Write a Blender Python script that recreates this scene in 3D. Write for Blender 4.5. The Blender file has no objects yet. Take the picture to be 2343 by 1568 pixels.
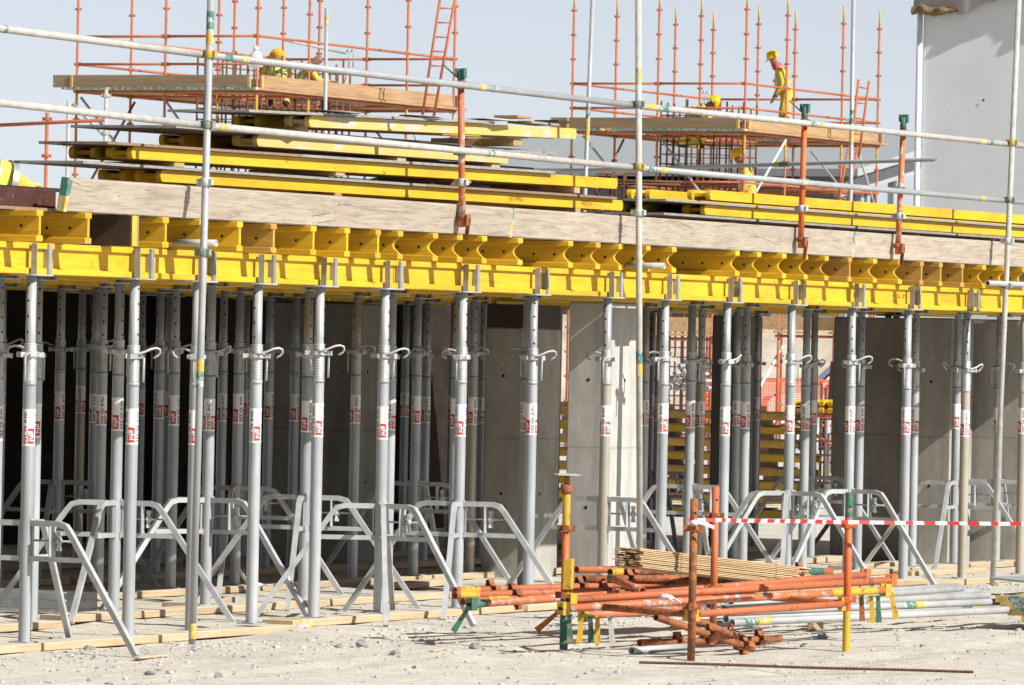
import bpy, bmesh, math, random
from mathutils import Vector, Matrix, noise
random.seed(7)
scene = bpy.context.scene
R = math.radians

# ---------------------------------------------------------------- camera (world X = along the building front, Y = into the building)
FPX, CX, CY, ROLL, YH = 14000.0, 1171.0, 784.0, .02, 803.0
AL = math.atan(6686/FPX); SU, CU = math.sin(AL), math.cos(AL)
CAM = (-33.7732, -19.5216, 1.9644)
cam = bpy.data.cameras.new('camera'); camo = bpy.data.objects.new('camera', cam); scene.collection.objects.link(camo)
cam.sensor_width = 36; cam.lens = 36*FPX/2342; cam.clip_start = .5; cam.clip_end = 3000
pit = (YH-CY)/FPX
fw = Vector((CU, SU, math.tan(pit))).normalized(); rt0 = Vector((SU, -CU, 0)); up0 = rt0.cross(fw)
rt = rt0*math.cos(ROLL)+up0*math.sin(ROLL); up = up0*math.cos(ROLL)-rt0*math.sin(ROLL)
camo.matrix_world = Matrix(((rt.x, up.x, -fw.x, CAM[0]), (rt.y, up.y, -fw.y, CAM[1]), (rt.z, up.z, -fw.z, CAM[2]), (0, 0, 0, 1)))
cam.dof.use_dof = True; cam.dof.focus_distance = 44; cam.dof.aperture_fstop = 20
scene.camera = camo

# ---------------------------------------------------------------- sky, sun, exposure
SUN = Vector((.17, 1.0, -.75)).normalized()          # direction the light travels
world = bpy.data.worlds.new('World'); scene.world = world; world.use_nodes = True
wn = world.node_tree; bg = wn.nodes['Background']
sky = wn.nodes.new('ShaderNodeTexSky'); sky.sky_type = 'NISHITA'; sky.sun_disc = False
sky.sun_elevation = math.asin(-SUN.z); sky.sun_rotation = math.atan2(-SUN.x, -SUN.y)
sky.air_density = .5; sky.dust_density = .25; sky.ozone_density = 2.2
hsv = wn.nodes.new('ShaderNodeHueSaturation'); hsv.inputs['Saturation'].default_value = .34; hsv.inputs['Value'].default_value = 1.0     # milky desert haze
wn.links.new(sky.outputs[0], hsv.inputs['Color']); wn.links.new(hsv.outputs[0], bg.inputs[0]); bg.inputs[1].default_value = .086
sl = bpy.data.lights.new('sun', 'SUN'); sl.energy = 5.0; sl.angle = R(.53); sl.color = (1.0, .96, .90)
so = bpy.data.objects.new('sun', sl); scene.collection.objects.link(so); so.location = (0, -30, 40)
so.rotation_euler = SUN.to_track_quat('-Z', 'Y').to_euler()
vs = scene.view_settings; vs.view_transform = 'Standard'; vs.look = 'None'; vs.exposure = .40; vs.gamma = 1; vs.use_curve_mapping = False
scene.cycles.use_denoising = True
scene.cycles.max_bounces = 6; scene.cycles.diffuse_bounces = 2

# ---------------------------------------------------------------- survey helpers: photo sighting -> place on a known plane
def sight(x, y):
    dx, dy = x-CX, y-CY
    a = dx*math.cos(ROLL)+dy*math.sin(ROLL); b = CY-dx*math.sin(ROLL)+dy*math.cos(ROLL)
    X, Zz = a/FPX, (YH-b)/FPX
    return Vector((X*SU+CU, -X*CU+SU, Zz))
C0 = Vector(CAM)
def onT(x, y, t): d = sight(x, y); return C0+d*((t-CAM[1])/d.y)
def onZ(x, y, z): d = sight(x, y); return C0+d*((z-CAM[2])/d.z)
def onS(x, y, s): d = sight(x, y); return C0+d*((s-CAM[0])/d.x)
def atK(x, y, k): return C0+sight(x, y)*(FPX/k)

# ---------------------------------------------------------------- mesh builder
COL = scene.collection.objects
class MB:
    def __init__(s): s.v = []; s.f = []; s.sm = []; s.mi = []; s.cur = 0
    def add(s, vs_, fs, smooth=False):
        n = len(s.v); s.v += [tuple(p) for p in vs_]
        for q in fs: s.f.append(tuple(i+n for i in q)); s.sm.append(smooth); s.mi.append(s.cur)
        return s
    def box(s, x0, x1, y0, y1, z0, z1):
        return s.add([(x0,y0,z0),(x1,y0,z0),(x1,y1,z0),(x0,y1,z0),(x0,y0,z1),(x1,y0,z1),(x1,y1,z1),(x0,y1,z1)],
                     [(3,2,1,0),(4,5,6,7),(0,1,5,4),(1,2,6,5),(2,3,7,6),(3,0,4,7)])
    def cbox(s, x0, x1, y0, y1, z0, z1, c=.006):            # box with chamfered long edges and ends
        vs_ = []; 
        for x, cc in ((x0, c), (x0+c, 0), (x1-c, 0), (x1, c)):
            for (ys, zs) in ((-1,-1),(1,-1),(1,1),(-1,1)):
                yy0, yy1, zz0, zz1 = y0+cc, y1-cc, z0+cc, z1-cc
                Y = yy0 if ys < 0 else yy1; Z = zz0 if zs < 0 else zz1
                # two points per corner
                if ys*zs > 0: vs_ += [(x, Y-ys*0, Z-zs*c), (x, Y-ys*c, Z)] if True else []
                else: vs_ += [(x, Y-ys*c, Z), (x, Y, Z-zs*c)]
        fs = [tuple(range(7,-1,-1)), tuple(range(24,32))]
        for k in range(3):
            for i in range(8):
                a = k*8+i; b = k*8+(i+1) % 8; fs.append((a, b, b+8, a+8))
        return s.add(vs_, fs)
    def obox(s, c, ax, h):
        c = Vector(c); X, Y, Z = [Vector(a).normalized()*k for a, k in zip(ax, h)]
        P = [c+X*i+Y*j+Z*k for k in (-1,1) for j in (-1,1) for i in (-1,1)]
        return s.add(P, [(0,2,3,1),(4,5,7,6),(0,1,5,4),(1,3,7,5),(3,2,6,7),(2,0,4,6)])
    def bar(s, p0, p1, w, h, side=(0,0,1)):                 # rectangular bar; h measured along "side"
        p0, p1 = Vector(p0), Vector(p1); d = (p1-p0); L = d.length; d.normalize()
        u = Vector(side); u = (u-d*u.dot(d)).normalized(); v = d.cross(u)
        return s.obox((p0+p1)/2, (d, v, u), (L/2, w/2, h/2))
    def path(s, pts, r, n=10, cap=True, smooth=True, rot=0):
        pts = [Vector(p) for p in pts]; rs = r if isinstance(r, (list, tuple)) else [r]*len(pts)
        t = (pts[1]-pts[0]).normalized(); u = t.orthogonal().normalized()
        if abs(t.z) < .95: u = (Vector((0,0,1))-t*t.z).normalized()
        rings = []; m = len(s.v)
        for i, p in enumerate(pts):
            a = pts[i]-pts[i-1] if i else pts[1]-pts[0]; b = pts[i+1]-pts[i] if i < len(pts)-1 else a
            tt = (a.normalized()+b.normalized()).normalized()
            u = (u-tt*u.dot(tt)).normalized(); w = tt.cross(u)
            sc = 1/max(.6, a.normalized().dot(tt))
            rings.append([p+(u*math.cos(rot+2*math.pi*k/n)+w*math.sin(rot+2*math.pi*k/n))*rs[i]*(sc if 0 < i < len(pts)-1 else 1) for k in range(n)])
        V = [q for ring in rings for q in ring]; F = []
        for i in range(len(pts)-1):
            for k in range(n): F.append((i*n+k, i*n+(k+1) % n, (i+1)*n+(k+1) % n, (i+1)*n+k))
        s.add(V, F, smooth)
        if cap:
            base = m
            s.f.append(tuple(base+k for k in range(n-1,-1,-1))); s.f.append(tuple(base+(len(pts)-1)*n+k for k in range(n)))
            s.sm += [False]*2; s.mi += [s.cur]*2
        return s
    def tube(s, p0, p1, r, n=12, r1=None, cap=True): return s.path([p0, p1], [r, r if r1 is None else r1], n, cap)
    def pipe(s, p0, p1, r, wall=.004, n=14):                # hollow tube with visible bore at both ends
        p0, p1 = Vector(p0), Vector(p1); d = (p1-p0).normalized(); u = d.orthogonal().normalized(); w = d.cross(u)
        V = []
        for p, rr in ((p0, r-wall), (p0, r), (p1, r), (p1, r-wall)):
            V += [p+(u*math.cos(2*math.pi*k/n)+w*math.sin(2*math.pi*k/n))*rr for k in range(n)]
        F = []; 
        for j in range(4):
            for k in range(n): F.append((j*n+k, j*n+(k+1) % n, ((j+1) % 4)*n+(k+1) % n, ((j+1) % 4)*n+k))
        return s.add(V, F, True)
    def sq(s, pts, w): return s.path(pts, w*.7071, 4, True, False, math.pi/4)
    def lathe(s, prof, n=16, c=(0,0,0), cap=True, smooth=True):
        V = [(c[0]+r*math.cos(2*math.pi*k/n), c[1]+r*math.sin(2*math.pi*k/n), c[2]+z) for r, z in prof for k in range(n)]; F = []
        for i in range(len(prof)-1):
            for k in range(n): F.append((i*n+k, i*n+(k+1) % n, (i+1)*n+(k+1) % n, (i+1)*n+k))
        if cap: F.append(tuple(range(n-1,-1,-1))); F.append(tuple((len(prof)-1)*n+k for k in range(n)))
        return s.add(V, F, smooth)
    def prism(s, pts, f0, f1):                              # pts 2-D polygon; f0/f1 map 2-D -> 3-D for the two ends
        n = len(pts); V = [f0(p) for p in pts]+[f1(p) for p in pts]
        F = [tuple(range(n-1,-1,-1)), tuple(range(n, 2*n))]+[(i, (i+1) % n, n+(i+1) % n, n+i) for i in range(n)]
        return s.add(V, F)
    def mesh(s, name, mats):
        me = bpy.data.meshes.new(name); me.from_pydata(s.v, [], s.f); me.polygons.foreach_set('use_smooth', s.sm)
        if isinstance(mats, str): mats = [mats]
        for m in mats: me.materials.append(M[m])
        if len(mats) > 1: me.polygons.foreach_set('material_index', s.mi)
        me.update(); return me
    def build(s, name, mats, parent=None, loc=None, rot=None): return link(name, s.mesh(name, mats), parent, loc, rot)
def link(name, me, parent=None, loc=None, rot=None):
    o = bpy.data.objects.new(name, me); COL.link(o)
    if parent: o.parent = parent
    if name in ('printed_text','logo_letters','red_square','pin_holes','drilled_holes','cup_joints','ledger_ends','vee_brackets','lanyard_hooks'): o['kind'] = 'stuff'
    if loc is not None: o.location = loc
    if rot is not None: o.rotation_euler = rot
    return o
def tag(o, label, cat, group=None):
    o['label'] = label; o['category'] = cat; o['kind'] = 'thing'
    if group: o['group'] = group
    return o
def thing(name, label, cat, loc=(0,0,0), rot=(0,0,0), group=None):
    o = bpy.data.objects.new(name, None); COL.link(o); o.location = loc; o.rotation_euler = rot; o.empty_display_size = .1
    return tag(o, label, cat, group)
def struct(o, kind='structure'): o['kind'] = kind; return o
ORD = ['first','second','third','fourth','fifth','sixth','seventh','eighth','ninth','tenth','eleventh','twelfth','thirteenth','fourteenth','fifteenth','sixteenth','seventeenth','eighteenth','nineteenth','twentieth']
def ordn(i): return ORD[i] if i < 20 else ('twenty-'+ORD[i-20] if i < 29 else ('thirtieth' if i == 29 else ('thirty-'+ORD[i-30] if i < 39 else ('fortieth' if i == 39 else 'forty-'+ORD[i-40]))))

# ---------------------------------------------------------------- materials
M = {}
def nodes(name):
    m = bpy.data.materials.new(name); m.use_nodes = True; M[name] = m; nt = m.node_tree
    return m, nt, nt.nodes['Principled BSDF']
def nd(nt, t, **kw):
    n = nt.nodes.new(t)
    for k, v in kw.items():
        if k.startswith('i_'): n.inputs[int(k[2:])].default_value = v
        else: setattr(n, k, v)
    return n
def vecsrc(nt, scale=(1,1,1), world_pos=False, rnd=True):
    if world_pos: src = nd(nt, 'ShaderNodeNewGeometry').outputs['Position']
    else: src = nd(nt, 'ShaderNodeTexCoord').outputs['Object']
    if rnd and not world_pos:
        oi = nd(nt, 'ShaderNodeObjectInfo'); add = nd(nt, 'ShaderNodeVectorMath', operation='MULTIPLY_ADD')
        cmb = nd(nt, 'ShaderNodeCombineXYZ')
        for k in range(3): nt.links.new(oi.outputs['Random'], cmb.inputs[k])
        add.inputs[1].default_value = (37.0, 53.0, 71.0)
        nt.links.new(cmb.outputs[0], add.inputs[0]); nt.links.new(src, add.inputs[2]); src = add.outputs[0]
    mp = nd(nt, 'ShaderNodeMapping'); mp.inputs['Scale'].default_value = scale
    nt.links.new(src, mp.inputs['Vector']); return mp.outputs[0]
def noise_tex(nt, vec, scale, detail=4, rough=.55, dist=0):
    n = nd(nt, 'ShaderNodeTexNoise'); n.inputs['Scale'].default_value = scale; n.inputs['Detail'].default_value = detail
    n.inputs['Roughness'].default_value = rough; n.inputs['Distortion'].default_value = dist
    nt.links.new(vec, n.inputs['Vector']); return n.outputs['Fac']
def ramp(nt, fac, stops):
    r = nd(nt, 'ShaderNodeValToRGB'); el = r.color_ramp.elements
    while len(el) < len(stops): el.new(.5)
    for e, (p, c) in zip(el, stops): e.position = p; e.color = (*c, 1) if len(c) == 3 else c
    nt.links.new(fac, r.inputs[0]); return r.outputs[0]
def mix(nt, fac, a, b, blend='MIX'):
    m = nd(nt, 'ShaderNodeMix', data_type='RGBA', blend_type=blend)
    if isinstance(fac, (int, float)): m.inputs[0].default_value = fac
    else: nt.links.new(fac, m.inputs[0])
    for i, c in ((6, a), (7, b)):
        if isinstance(c, tuple): m.inputs[i].default_value = (*c, 1)
        else: nt.links.new(c, m.inputs[i])
    return m.outputs[2]
def bump(nt, bs, h, strength, dist):
    b = nd(nt, 'ShaderNodeBump'); b.inputs['Strength'].default_value = strength; b.inputs['Distance'].default_value = dist
    nt.links.new(h, b.inputs['Height']); nt.links.new(b.outputs[0], bs.inputs['Normal'])
def simple(name, c, rough=.6, metal=0.0, c2=None, scale=6, bmp=0, bd=.003, stretch=(1,1,1), lo=.35, hi=.65, detail=5, vary=.0):
    m, nt, bs = nodes(name); bs.inputs['Roughness'].default_value = rough; bs.inputs['Metallic'].default_value = metal
    v = vecsrc(nt, stretch); f = noise_tex(nt, v, scale, detail)
    col = ramp(nt, f, [(lo, c), (hi, c2 or tuple(x*.8 for x in c))])
    if vary:
        oi = nd(nt, 'ShaderNodeObjectInfo'); mr = nd(nt, 'ShaderNodeMapRange'); mr.inputs[3].default_value = 1-vary; mr.inputs[4].default_value = 1+vary*.6
        nt.links.new(oi.outputs['Random'], mr.inputs[0]); hs = nd(nt, 'ShaderNodeHueSaturation'); nt.links.new(mr.outputs[0], hs.inputs['Value'])
        nt.links.new(col, hs.inputs['Color']); col = hs.outputs[0]
    nt.links.new(col, bs.inputs['Base Color'])
    if bmp: bump(nt, bs, f, bmp, bd)
    return m
def chipped(name, paint, under, rough=.5, cover=.62, scale=9, paint2=None, stretch=(1,1,1), third=None):   # paint with wear showing what is under it
    m, nt, bs = nodes(name); bs.inputs['Roughness'].default_value = rough
    v = vecsrc(nt, stretch); a = noise_tex(nt, v, scale, 7, .68); b = noise_tex(nt, v, scale*.35, 4, .5)
    pc = ramp(nt, b, [(.35, paint), (.65, paint2 or tuple(x*.8 for x in paint))])
    msk = ramp(nt, a, [(cover-.03, (0,0,0)), (cover+.03, (1,1,1))]); col = mix(nt, msk, pc, under)
    if third:
        c3 = noise_tex(nt, v, scale*.8, 6, .7); m3 = ramp(nt, c3, [(.62, (0,0,0)), (.68, (1,1,1))]); col = mix(nt, m3, col, third)
    nt.links.new(col, bs.inputs['Base Color']); bump(nt, bs, a, .25, .002)
    return m
def galv(name, c, c2, metal=.22):
    m, nt, bs = nodes(name); bs.inputs['Roughness'].default_value = .44; bs.inputs['Metallic'].default_value = metal
    v = vecsrc(nt, (1,1,.35)); f = noise_tex(nt, v, 7, 5); col = ramp(nt, f, [(.3, c), (.7, c2)])
    oi = nd(nt, 'ShaderNodeObjectInfo'); v2 = vecsrc(nt, (1,1,.5)); sp = noise_tex(nt, v2, 16, 7, .7); st = noise_tex(nt, vecsrc(nt, (1,1,.12)), 9, 4, .6)
    ad = nd(nt, 'ShaderNodeMath', operation='MULTIPLY_ADD'); nt.links.new(oi.outputs['Random'], ad.inputs[0]); ad.inputs[1].default_value = .16; nt.links.new(sp, ad.inputs[2])
    col = mix(nt, ramp(nt, ad.outputs[0], [(.68, (0,0,0)), (.74, (.8,.8,.8))]), col, (.47,.455,.42))
    gt_ = nd(nt, 'ShaderNodeMath', operation='GREATER_THAN'); nt.links.new(oi.outputs['Random'], gt_.inputs[0]); gt_.inputs[1].default_value = .95
    ml = nd(nt, 'ShaderNodeMath', operation='MULTIPLY'); nt.links.new(gt_.outputs[0], ml.inputs[0]); nt.links.new(st, ml.inputs[1]); col = mix(nt, ml.outputs[0], col, (.36,.27,.13))
    col = mix(nt, .5, col, ramp(nt, st, [(.36, (.70,.70,.69)), (.6, (1.05,1.05,1.05))]), 'MULTIPLY')
    mr = nd(nt, 'ShaderNodeMapRange'); mr.inputs[3].default_value = .82; mr.inputs[4].default_value = 1.08; nt.links.new(oi.outputs['Random'], mr.inputs[0]); hs = nd(nt, 'ShaderNodeHueSaturation'); nt.links.new(mr.outputs[0], hs.inputs['Value']); nt.links.new(col, hs.inputs['Color'])
    nt.links.new(hs.outputs[0], bs.inputs['Base Color']); bump(nt, bs, sp, .12, .002)
galv('galv', (.49,.52,.54), (.36,.39,.41))
simple('galv_frame', (.50,.52,.53), .5, .15, (.37,.39,.40), 9, .1, .001, vary=.1)
simple('prong_steel', (.33,.345,.355), .55, .2, (.25,.26,.27), 12, .1, .001, vary=.15)
simple('shade_black', (.035,.026,.02), .95, 0, (.022,.017,.014), 5, .1, .001).node_tree.nodes['Principled BSDF'].inputs['Specular IOR Level'].default_value = .1  # near-black base colour puts the deep shade into the back walls
simple('cast', (.52,.53,.52), .6, .2, (.40,.41,.40), 20, .2, .002)
simple('thread', (.56,.58,.58), .4, .4, (.42,.45,.47), 12)
simple('hole', (.012,.012,.012), .9, 0)
simple('white_label', (.86,.86,.86), .45, 0, (.80,.80,.80), 8)
simple('label_red', (.62,.035,.02), .45, 0, (.55,.03,.02), 8)
simple('ink', (.02,.02,.022), .6)
simple('tube_grey', (.44,.455,.46), .55, .15, (.34,.355,.365), 5, .15, .001, (1,1,1), .3, .7, vary=.1)
simple('tube_cement', (.50,.48,.44), .75, .05, (.38,.37,.345), 14, .25, .002, (1,1,1), .35, .65)
simple('pipe_white', (.49,.495,.485), .6, .1, (.37,.375,.37), 5, .1, .001, vary=.1)
chipped('orange', (.50,.135,.045), (.22,.085,.045), .65, .60, 14, (.43,.115,.04), third=(.46,.30,.21))
chipped('orange_far', (.47,.135,.055), (.26,.11,.055), .7, .60, 9, (.40,.115,.05), third=(.44,.24,.15))
chipped('orange_bright', (.60,.125,.025), (.24,.09,.045), .55, .64, 16, (.52,.11,.025))
chipped('orange_cement', (.58,.165,.06), (.44,.43,.40), .6, .57, 11, (.50,.13,.05), third=(.2,.07,.03))
chipped('rust', (.27,.085,.03), (.13,.05,.025), .8, .55, 20, (.34,.11,.035))
chipped('rust_orange', (.40,.115,.035), (.17,.065,.03), .8, .5, 18, (.30,.10,.03))
chipped('yellow_paint', (.58,.35,.02), (.27,.14,.05), .6, .58, 18, (.50,.31,.03))
chipped('green_paint', (.045,.15,.105), (.24,.19,.13), .6, .57, 18, (.03,.115,.08))
chipped('mark_yellow', (.62,.42,.06), (.5,.49,.46), .6, .54, 22)
chipped('mark_green', (.07,.22,.17), (.45,.46,.44), .6, .53, 22)
chipped('coupler_green', (.11,.19,.155), (.30,.29,.27), .7, .52, 30, (.20,.24,.21))
chipped('coupler_yellow', (.42,.31,.07), (.30,.27,.22), .7, .54, 30, (.50,.36,.05))
simple('rebar', (.17,.075,.035), .9, 0, (.10,.045,.025), 25, .3, .002)
simple('ply_dark', (.055,.035,.025), .5, 0, (.035,.024,.02), 14, .1, .001, vary=.1)
chipped('ply_red', (.085,.030,.02), (.22,.10,.06), .55, .63, 26, (.05,.02,.018))
simple('ply_edge', (.34,.33,.30), .85, 0, (.22,.20,.17), 18, .3, .002, (1,1,6))
simple('ply_edge_brown', (.30,.19,.12), .85, 0, (.20,.13,.09), 18, .3, .002, (1,1,6))
simple('cement_white', (.58,.58,.55), .95, 0, (.42,.42,.40), 12, .5, .01)
simple('black_rubber', (.02,.02,.022), .8)
simple('blue_cloth', (.03,.06,.12), .9)
simple('coverall', (.70,.52,.06), .85, 0, (.50,.34,.05), 7, .35, .02)
simple('vest', (.72,.84,.10), .7, 0, (.62,.74,.08), 8, .1, .01)
simple('reflective', (.42,.44,.46), .35, .3)
simple('helmet', (.80,.47,.005), .3, 0, (.78,.45,.005), 5)
simple('scarf', (.56,.10,.13), .9, 0, (.45,.06,.08), 30, .3, .01)
simple('skin', (.26,.14,.09), .6, 0, (.22,.12,.08), 20)
simple('bag', (.72,.72,.73), .4, 0, (.62,.62,.64), 12, .3, .01)
simple('cotton', (.66,.65,.62), .9, 0, (.5,.49,.46), 60, .4, .003)
simple('wall_white', (.76,.79,.80), .5, 0, (.71,.745,.76), 2.2, .05, .004)
simple('trim_white', (.80,.80,.79), .4)
chipped('membrane', (.40,.36,.345), (.50,.49,.48), .8, .62, 6, (.31,.275,.27))
simple('foam_brown', (.22,.16,.085), .9, 0, (.13,.09,.05), 18, .6, .02)
simple('steel_far', (.36,.39,.41), .6, 0, (.32,.35,.37), 3)
simple('shed_dark', (.14,.145,.15), .8, 0, (.11,.115,.12), 2)
simple('car_white', (.74,.75,.76), .25, 0, (.72,.73,.74), 2)
simple('glass_dark', (.02,.025,.03), .1)
simple('rubber_tyre', (.025,.025,.025), .85)
simple('mesh_orange', (.72,.115,.03), .7, 0, (.62,.10,.03), 10)
simple('tape_red', (.62,.02,.02), .4); simple('tape_white', (.80,.78,.78), .4)
simple('stone', (.34,.335,.32), .95, 0, (.22,.225,.225), 14, .5, .01, vary=.3)
simple('pebble', (.52,.50,.46), .95, 0, (.32,.315,.30), 2, 0, .01)
simple('soil', (.10,.09,.08), 1, 0, (.06,.055,.05), 20, .6, .02)

def wood(name, c1, c2, c3, axis='x', rough=.8, grain=1.0, vary=.12, bmp=.25, dust=0, cracks=0):
    m, nt, bs = nodes(name); bs.inputs['Roughness'].default_value = rough
    st = {'x': (.9, 14, 14), 'y': (14, .9, 14), 'z': (14, 14, .9)}[axis]
    v = vecsrc(nt, st); f = noise_tex(nt, v, 1.5*grain, 7, .6, .8); g = noise_tex(nt, v, 6*grain, 4, .6)
    col = ramp(nt, f, [(.32, c1), (.52, c2), (.72, c3)]); col = mix(nt, .22, col, ramp(nt, g, [(.35, (.5,.45,.4)), (.65, (1,1,1))]), 'MULTIPLY')
    if vary:
        oi = nd(nt, 'ShaderNodeObjectInfo'); mr = nd(nt, 'ShaderNodeMapRange'); mr.inputs[3].default_value = 1-vary; mr.inputs[4].default_value = 1+vary
        nt.links.new(oi.outputs['Random'], mr.inputs[0]); hs = nd(nt, 'ShaderNodeHueSaturation'); nt.links.new(mr.outputs[0], hs.inputs['Value'])
        nt.links.new(col, hs.inputs['Color']); col = hs.outputs[0]
    if cracks:
        ck = noise_tex(nt, vecsrc(nt, tuple(q*(.5 if q < 2 else 1.5) for q in st)), 1.1, 5, .7, 1.5); cm = ramp(nt, ck, [(.30, (.30,.24,.18)), (.345, (1,1,1))]); col = mix(nt, cracks, col, cm, 'MULTIPLY')
        st2 = noise_tex(nt, vecsrc(nt, (1.3,5,5)), 1.2, 5, .6); col = mix(nt, .5, col, ramp(nt, st2, [(.35, (.78,.74,.70)), (.6, (1.04,1.03,1.0))]), 'MULTIPLY')
    if dust:
        ge = nd(nt, 'ShaderNodeNewGeometry'); sx = nd(nt, 'ShaderNodeSeparateXYZ'); nt.links.new(ge.outputs['Normal'], sx.inputs[0]); dn_ = noise_tex(nt, vecsrc(nt, (1,1,1)), 5, 5, .6)
        mu = nd(nt, 'ShaderNodeMath', operation='MULTIPLY_ADD', use_clamp=True); nt.links.new(sx.outputs[2], mu.inputs[0]); mu.inputs[1].default_value = dust*1.5; ml = nd(nt, 'ShaderNodeMath', operation='MULTIPLY'); nt.links.new(dn_, ml.inputs[0]); ml.inputs[1].default_value = -1.1*dust; nt.links.new(ml.outputs[0], mu.inputs[2])
        col = mix(nt, mu.outputs[0], col, (.60,.55,.46))
    nt.links.new(col, bs.inputs['Base Color']); bump(nt, bs, f, bmp, .002); return m
def yellow(name, axis, c1, c2, c3, vary, dirt):
    m = wood(name, c1, c2, c3, axis, .6, 1, vary, .15); nt = m.node_tree; bs = nt.nodes['Principled BSDF']; col = bs.inputs['Base Color'].links[0].from_socket
    a = noise_tex(nt, vecsrc(nt, (.6,2,2) if axis == 'x' else (2,.6,2)), 2.2, 6, .65); col = mix(nt, dirt, col, ramp(nt, a, [(.34, (.55,.50,.55)), (.55, (1,1,1))]), 'MULTIPLY')
    k = noise_tex(nt, vecsrc(nt, (1,1,1)), 13, 2, .5); col = mix(nt, .75, col, ramp(nt, k, [(.245, (.42,.30,.22)), (.285, (1,1,1))]), 'MULTIPLY')
    d = noise_tex(nt, vecsrc(nt, (1,1,1)), 6, 7, .72); col = mix(nt, ramp(nt, d, [(.66, (0,0,0)), (.74, (.55,.55,.55))]), col, (.52,.49,.40))
    nt.links.new(col, bs.inputs['Base Color'])
yellow('yellow_x', 'x', (.77,.475,.018), (.73,.445,.018), (.64,.37,.02), .06, .4)
yellow('yellow_y', 'y', (.76,.46,.018), (.70,.42,.02), (.58,.34,.02), .17, .5)
chipped('yellow_worn', (.64,.43,.10), (.46,.45,.41), .7, .57, 7, (.58,.42,.16), (.5,1,1), (.42,.37,.24))
wood('toe_wood', (.46,.41,.34), (.385,.335,.27), (.25,.205,.155), 'x', .85, 2.4, .09, .5, 0, .9)
wood('plank', (.53,.42,.275), (.48,.365,.225), (.38,.285,.17), 'x', .8, 1, .14, .25, .95, .4)
wood('plank_y', (.50,.34,.18), (.44,.30,.16), (.36,.24,.12), 'y', .8, 1, .14, .25)
wood('far_wood', (.44,.29,.15), (.37,.235,.12), (.27,.17,.09), 'x', .85, .8, .12, .2, 0, .5)
wood('far_wood_y', (.34,.25,.155), (.29,.21,.13), (.22,.155,.10), 'y', .85, .8, .12, .2)
wood('slat', (.66,.50,.30), (.58,.41,.22), (.42,.27,.13), 'x', .8, 1.2, .25, .2)
wood('block', (.52,.36,.18), (.46,.31,.15), (.38,.25,.12), 'y', .8, 1, .15, .2)

def concrete(name, c, c2, rough=.85):
    m, nt, bs = nodes(name); bs.inputs['Roughness'].default_value = rough
    v = vecsrc(nt, (1,1,.55), True); f = noise_tex(nt, v, 1.7, 8, .62, .6); g = noise_tex(nt, v, 11, 6, .6); h = noise_tex(nt, v, 60, 3, .5)
    col = ramp(nt, f, [(.34, c), (.66, c2)]); col = mix(nt, .35, col, ramp(nt, g, [(.36, (.62,.61,.58)), (.62, (1,1,1))]), 'MULTIPLY')
    sx = nd(nt, 'ShaderNodeSeparateXYZ'); gp = nd(nt, 'ShaderNodeNewGeometry'); nt.links.new(gp.outputs['Position'], sx.inputs[0]); pp = nd(nt, 'ShaderNodeMath', operation='PINGPONG'); nt.links.new(sx.outputs[2], pp.inputs[0]); pp.inputs[1].default_value = .61     # form panel joints
    col = mix(nt, .5, col, ramp(nt, pp.outputs[0], [(.004, (.55,.54,.52)), (.010, (1,1,1))]), 'MULTIPLY')
    stn = noise_tex(nt, vecsrc(nt, (6,6,.35), True), 1.2, 5, .6); col = mix(nt, .45, col, ramp(nt, stn, [(.36, (.66,.64,.60)), (.58, (1.05,1.05,1.04))]), 'MULTIPLY')
    pits = ramp(nt, h, [(.27, (.45,.45,.43)), (.33, (1,1,1))]); col = mix(nt, .6, col, pits, 'MULTIPLY')
    nt.links.new(col, bs.inputs['Base Color']); bump(nt, bs, g, .2, .006); return m
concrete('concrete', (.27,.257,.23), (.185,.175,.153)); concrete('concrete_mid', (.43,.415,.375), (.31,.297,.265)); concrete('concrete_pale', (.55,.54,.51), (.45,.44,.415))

def ground_mat():
    m, nt, bs = nodes('sand'); bs.inputs['Roughness'].default_value = .95
    v = vecsrc(nt, (1,1,1), True); big = noise_tex(nt, v, .55, 6, .6, .4); med = noise_tex(nt, v, 5, 7, .65); fine = noise_tex(nt, v, 55, 5, .7); vf = noise_tex(nt, v, 210, 3, .6)
    base = ramp(nt, big, [(.36, (.70,.665,.58)), (.56, (.65,.615,.54)), (.72, (.53,.505,.45))])
    base = mix(nt, .5, base, ramp(nt, med, [(.38, (.72,.71,.69)), (.56, (1,1,1))]), 'MULTIPLY')
    base = mix(nt, .7, base, ramp(nt, fine, [(.30, (.50,.50,.50)), (.44, (.96,.95,.94)), (.7, (1.05,1.05,1.05))]), 'MULTIPLY')
    base = mix(nt, .5, base, ramp(nt, vf, [(.33, (.55,.55,.55)), (.47, (1,1,1))]), 'MULTIPLY')
    nt.links.new(base, bs.inputs['Base Color'])
    ad = nd(nt, 'ShaderNodeMath', operation='MULTIPLY_ADD'); ad.inputs[1].default_value = .35; nt.links.new(fine, ad.inputs[0]); nt.links.new(med, ad.inputs[2])
    bump(nt, bs, ad.outputs[0], .8, .03)
ground_mat()
simple('sandstone', (.52,.46,.37), .95, 0, (.42,.36,.29), 1.2, .6, .15)

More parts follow.
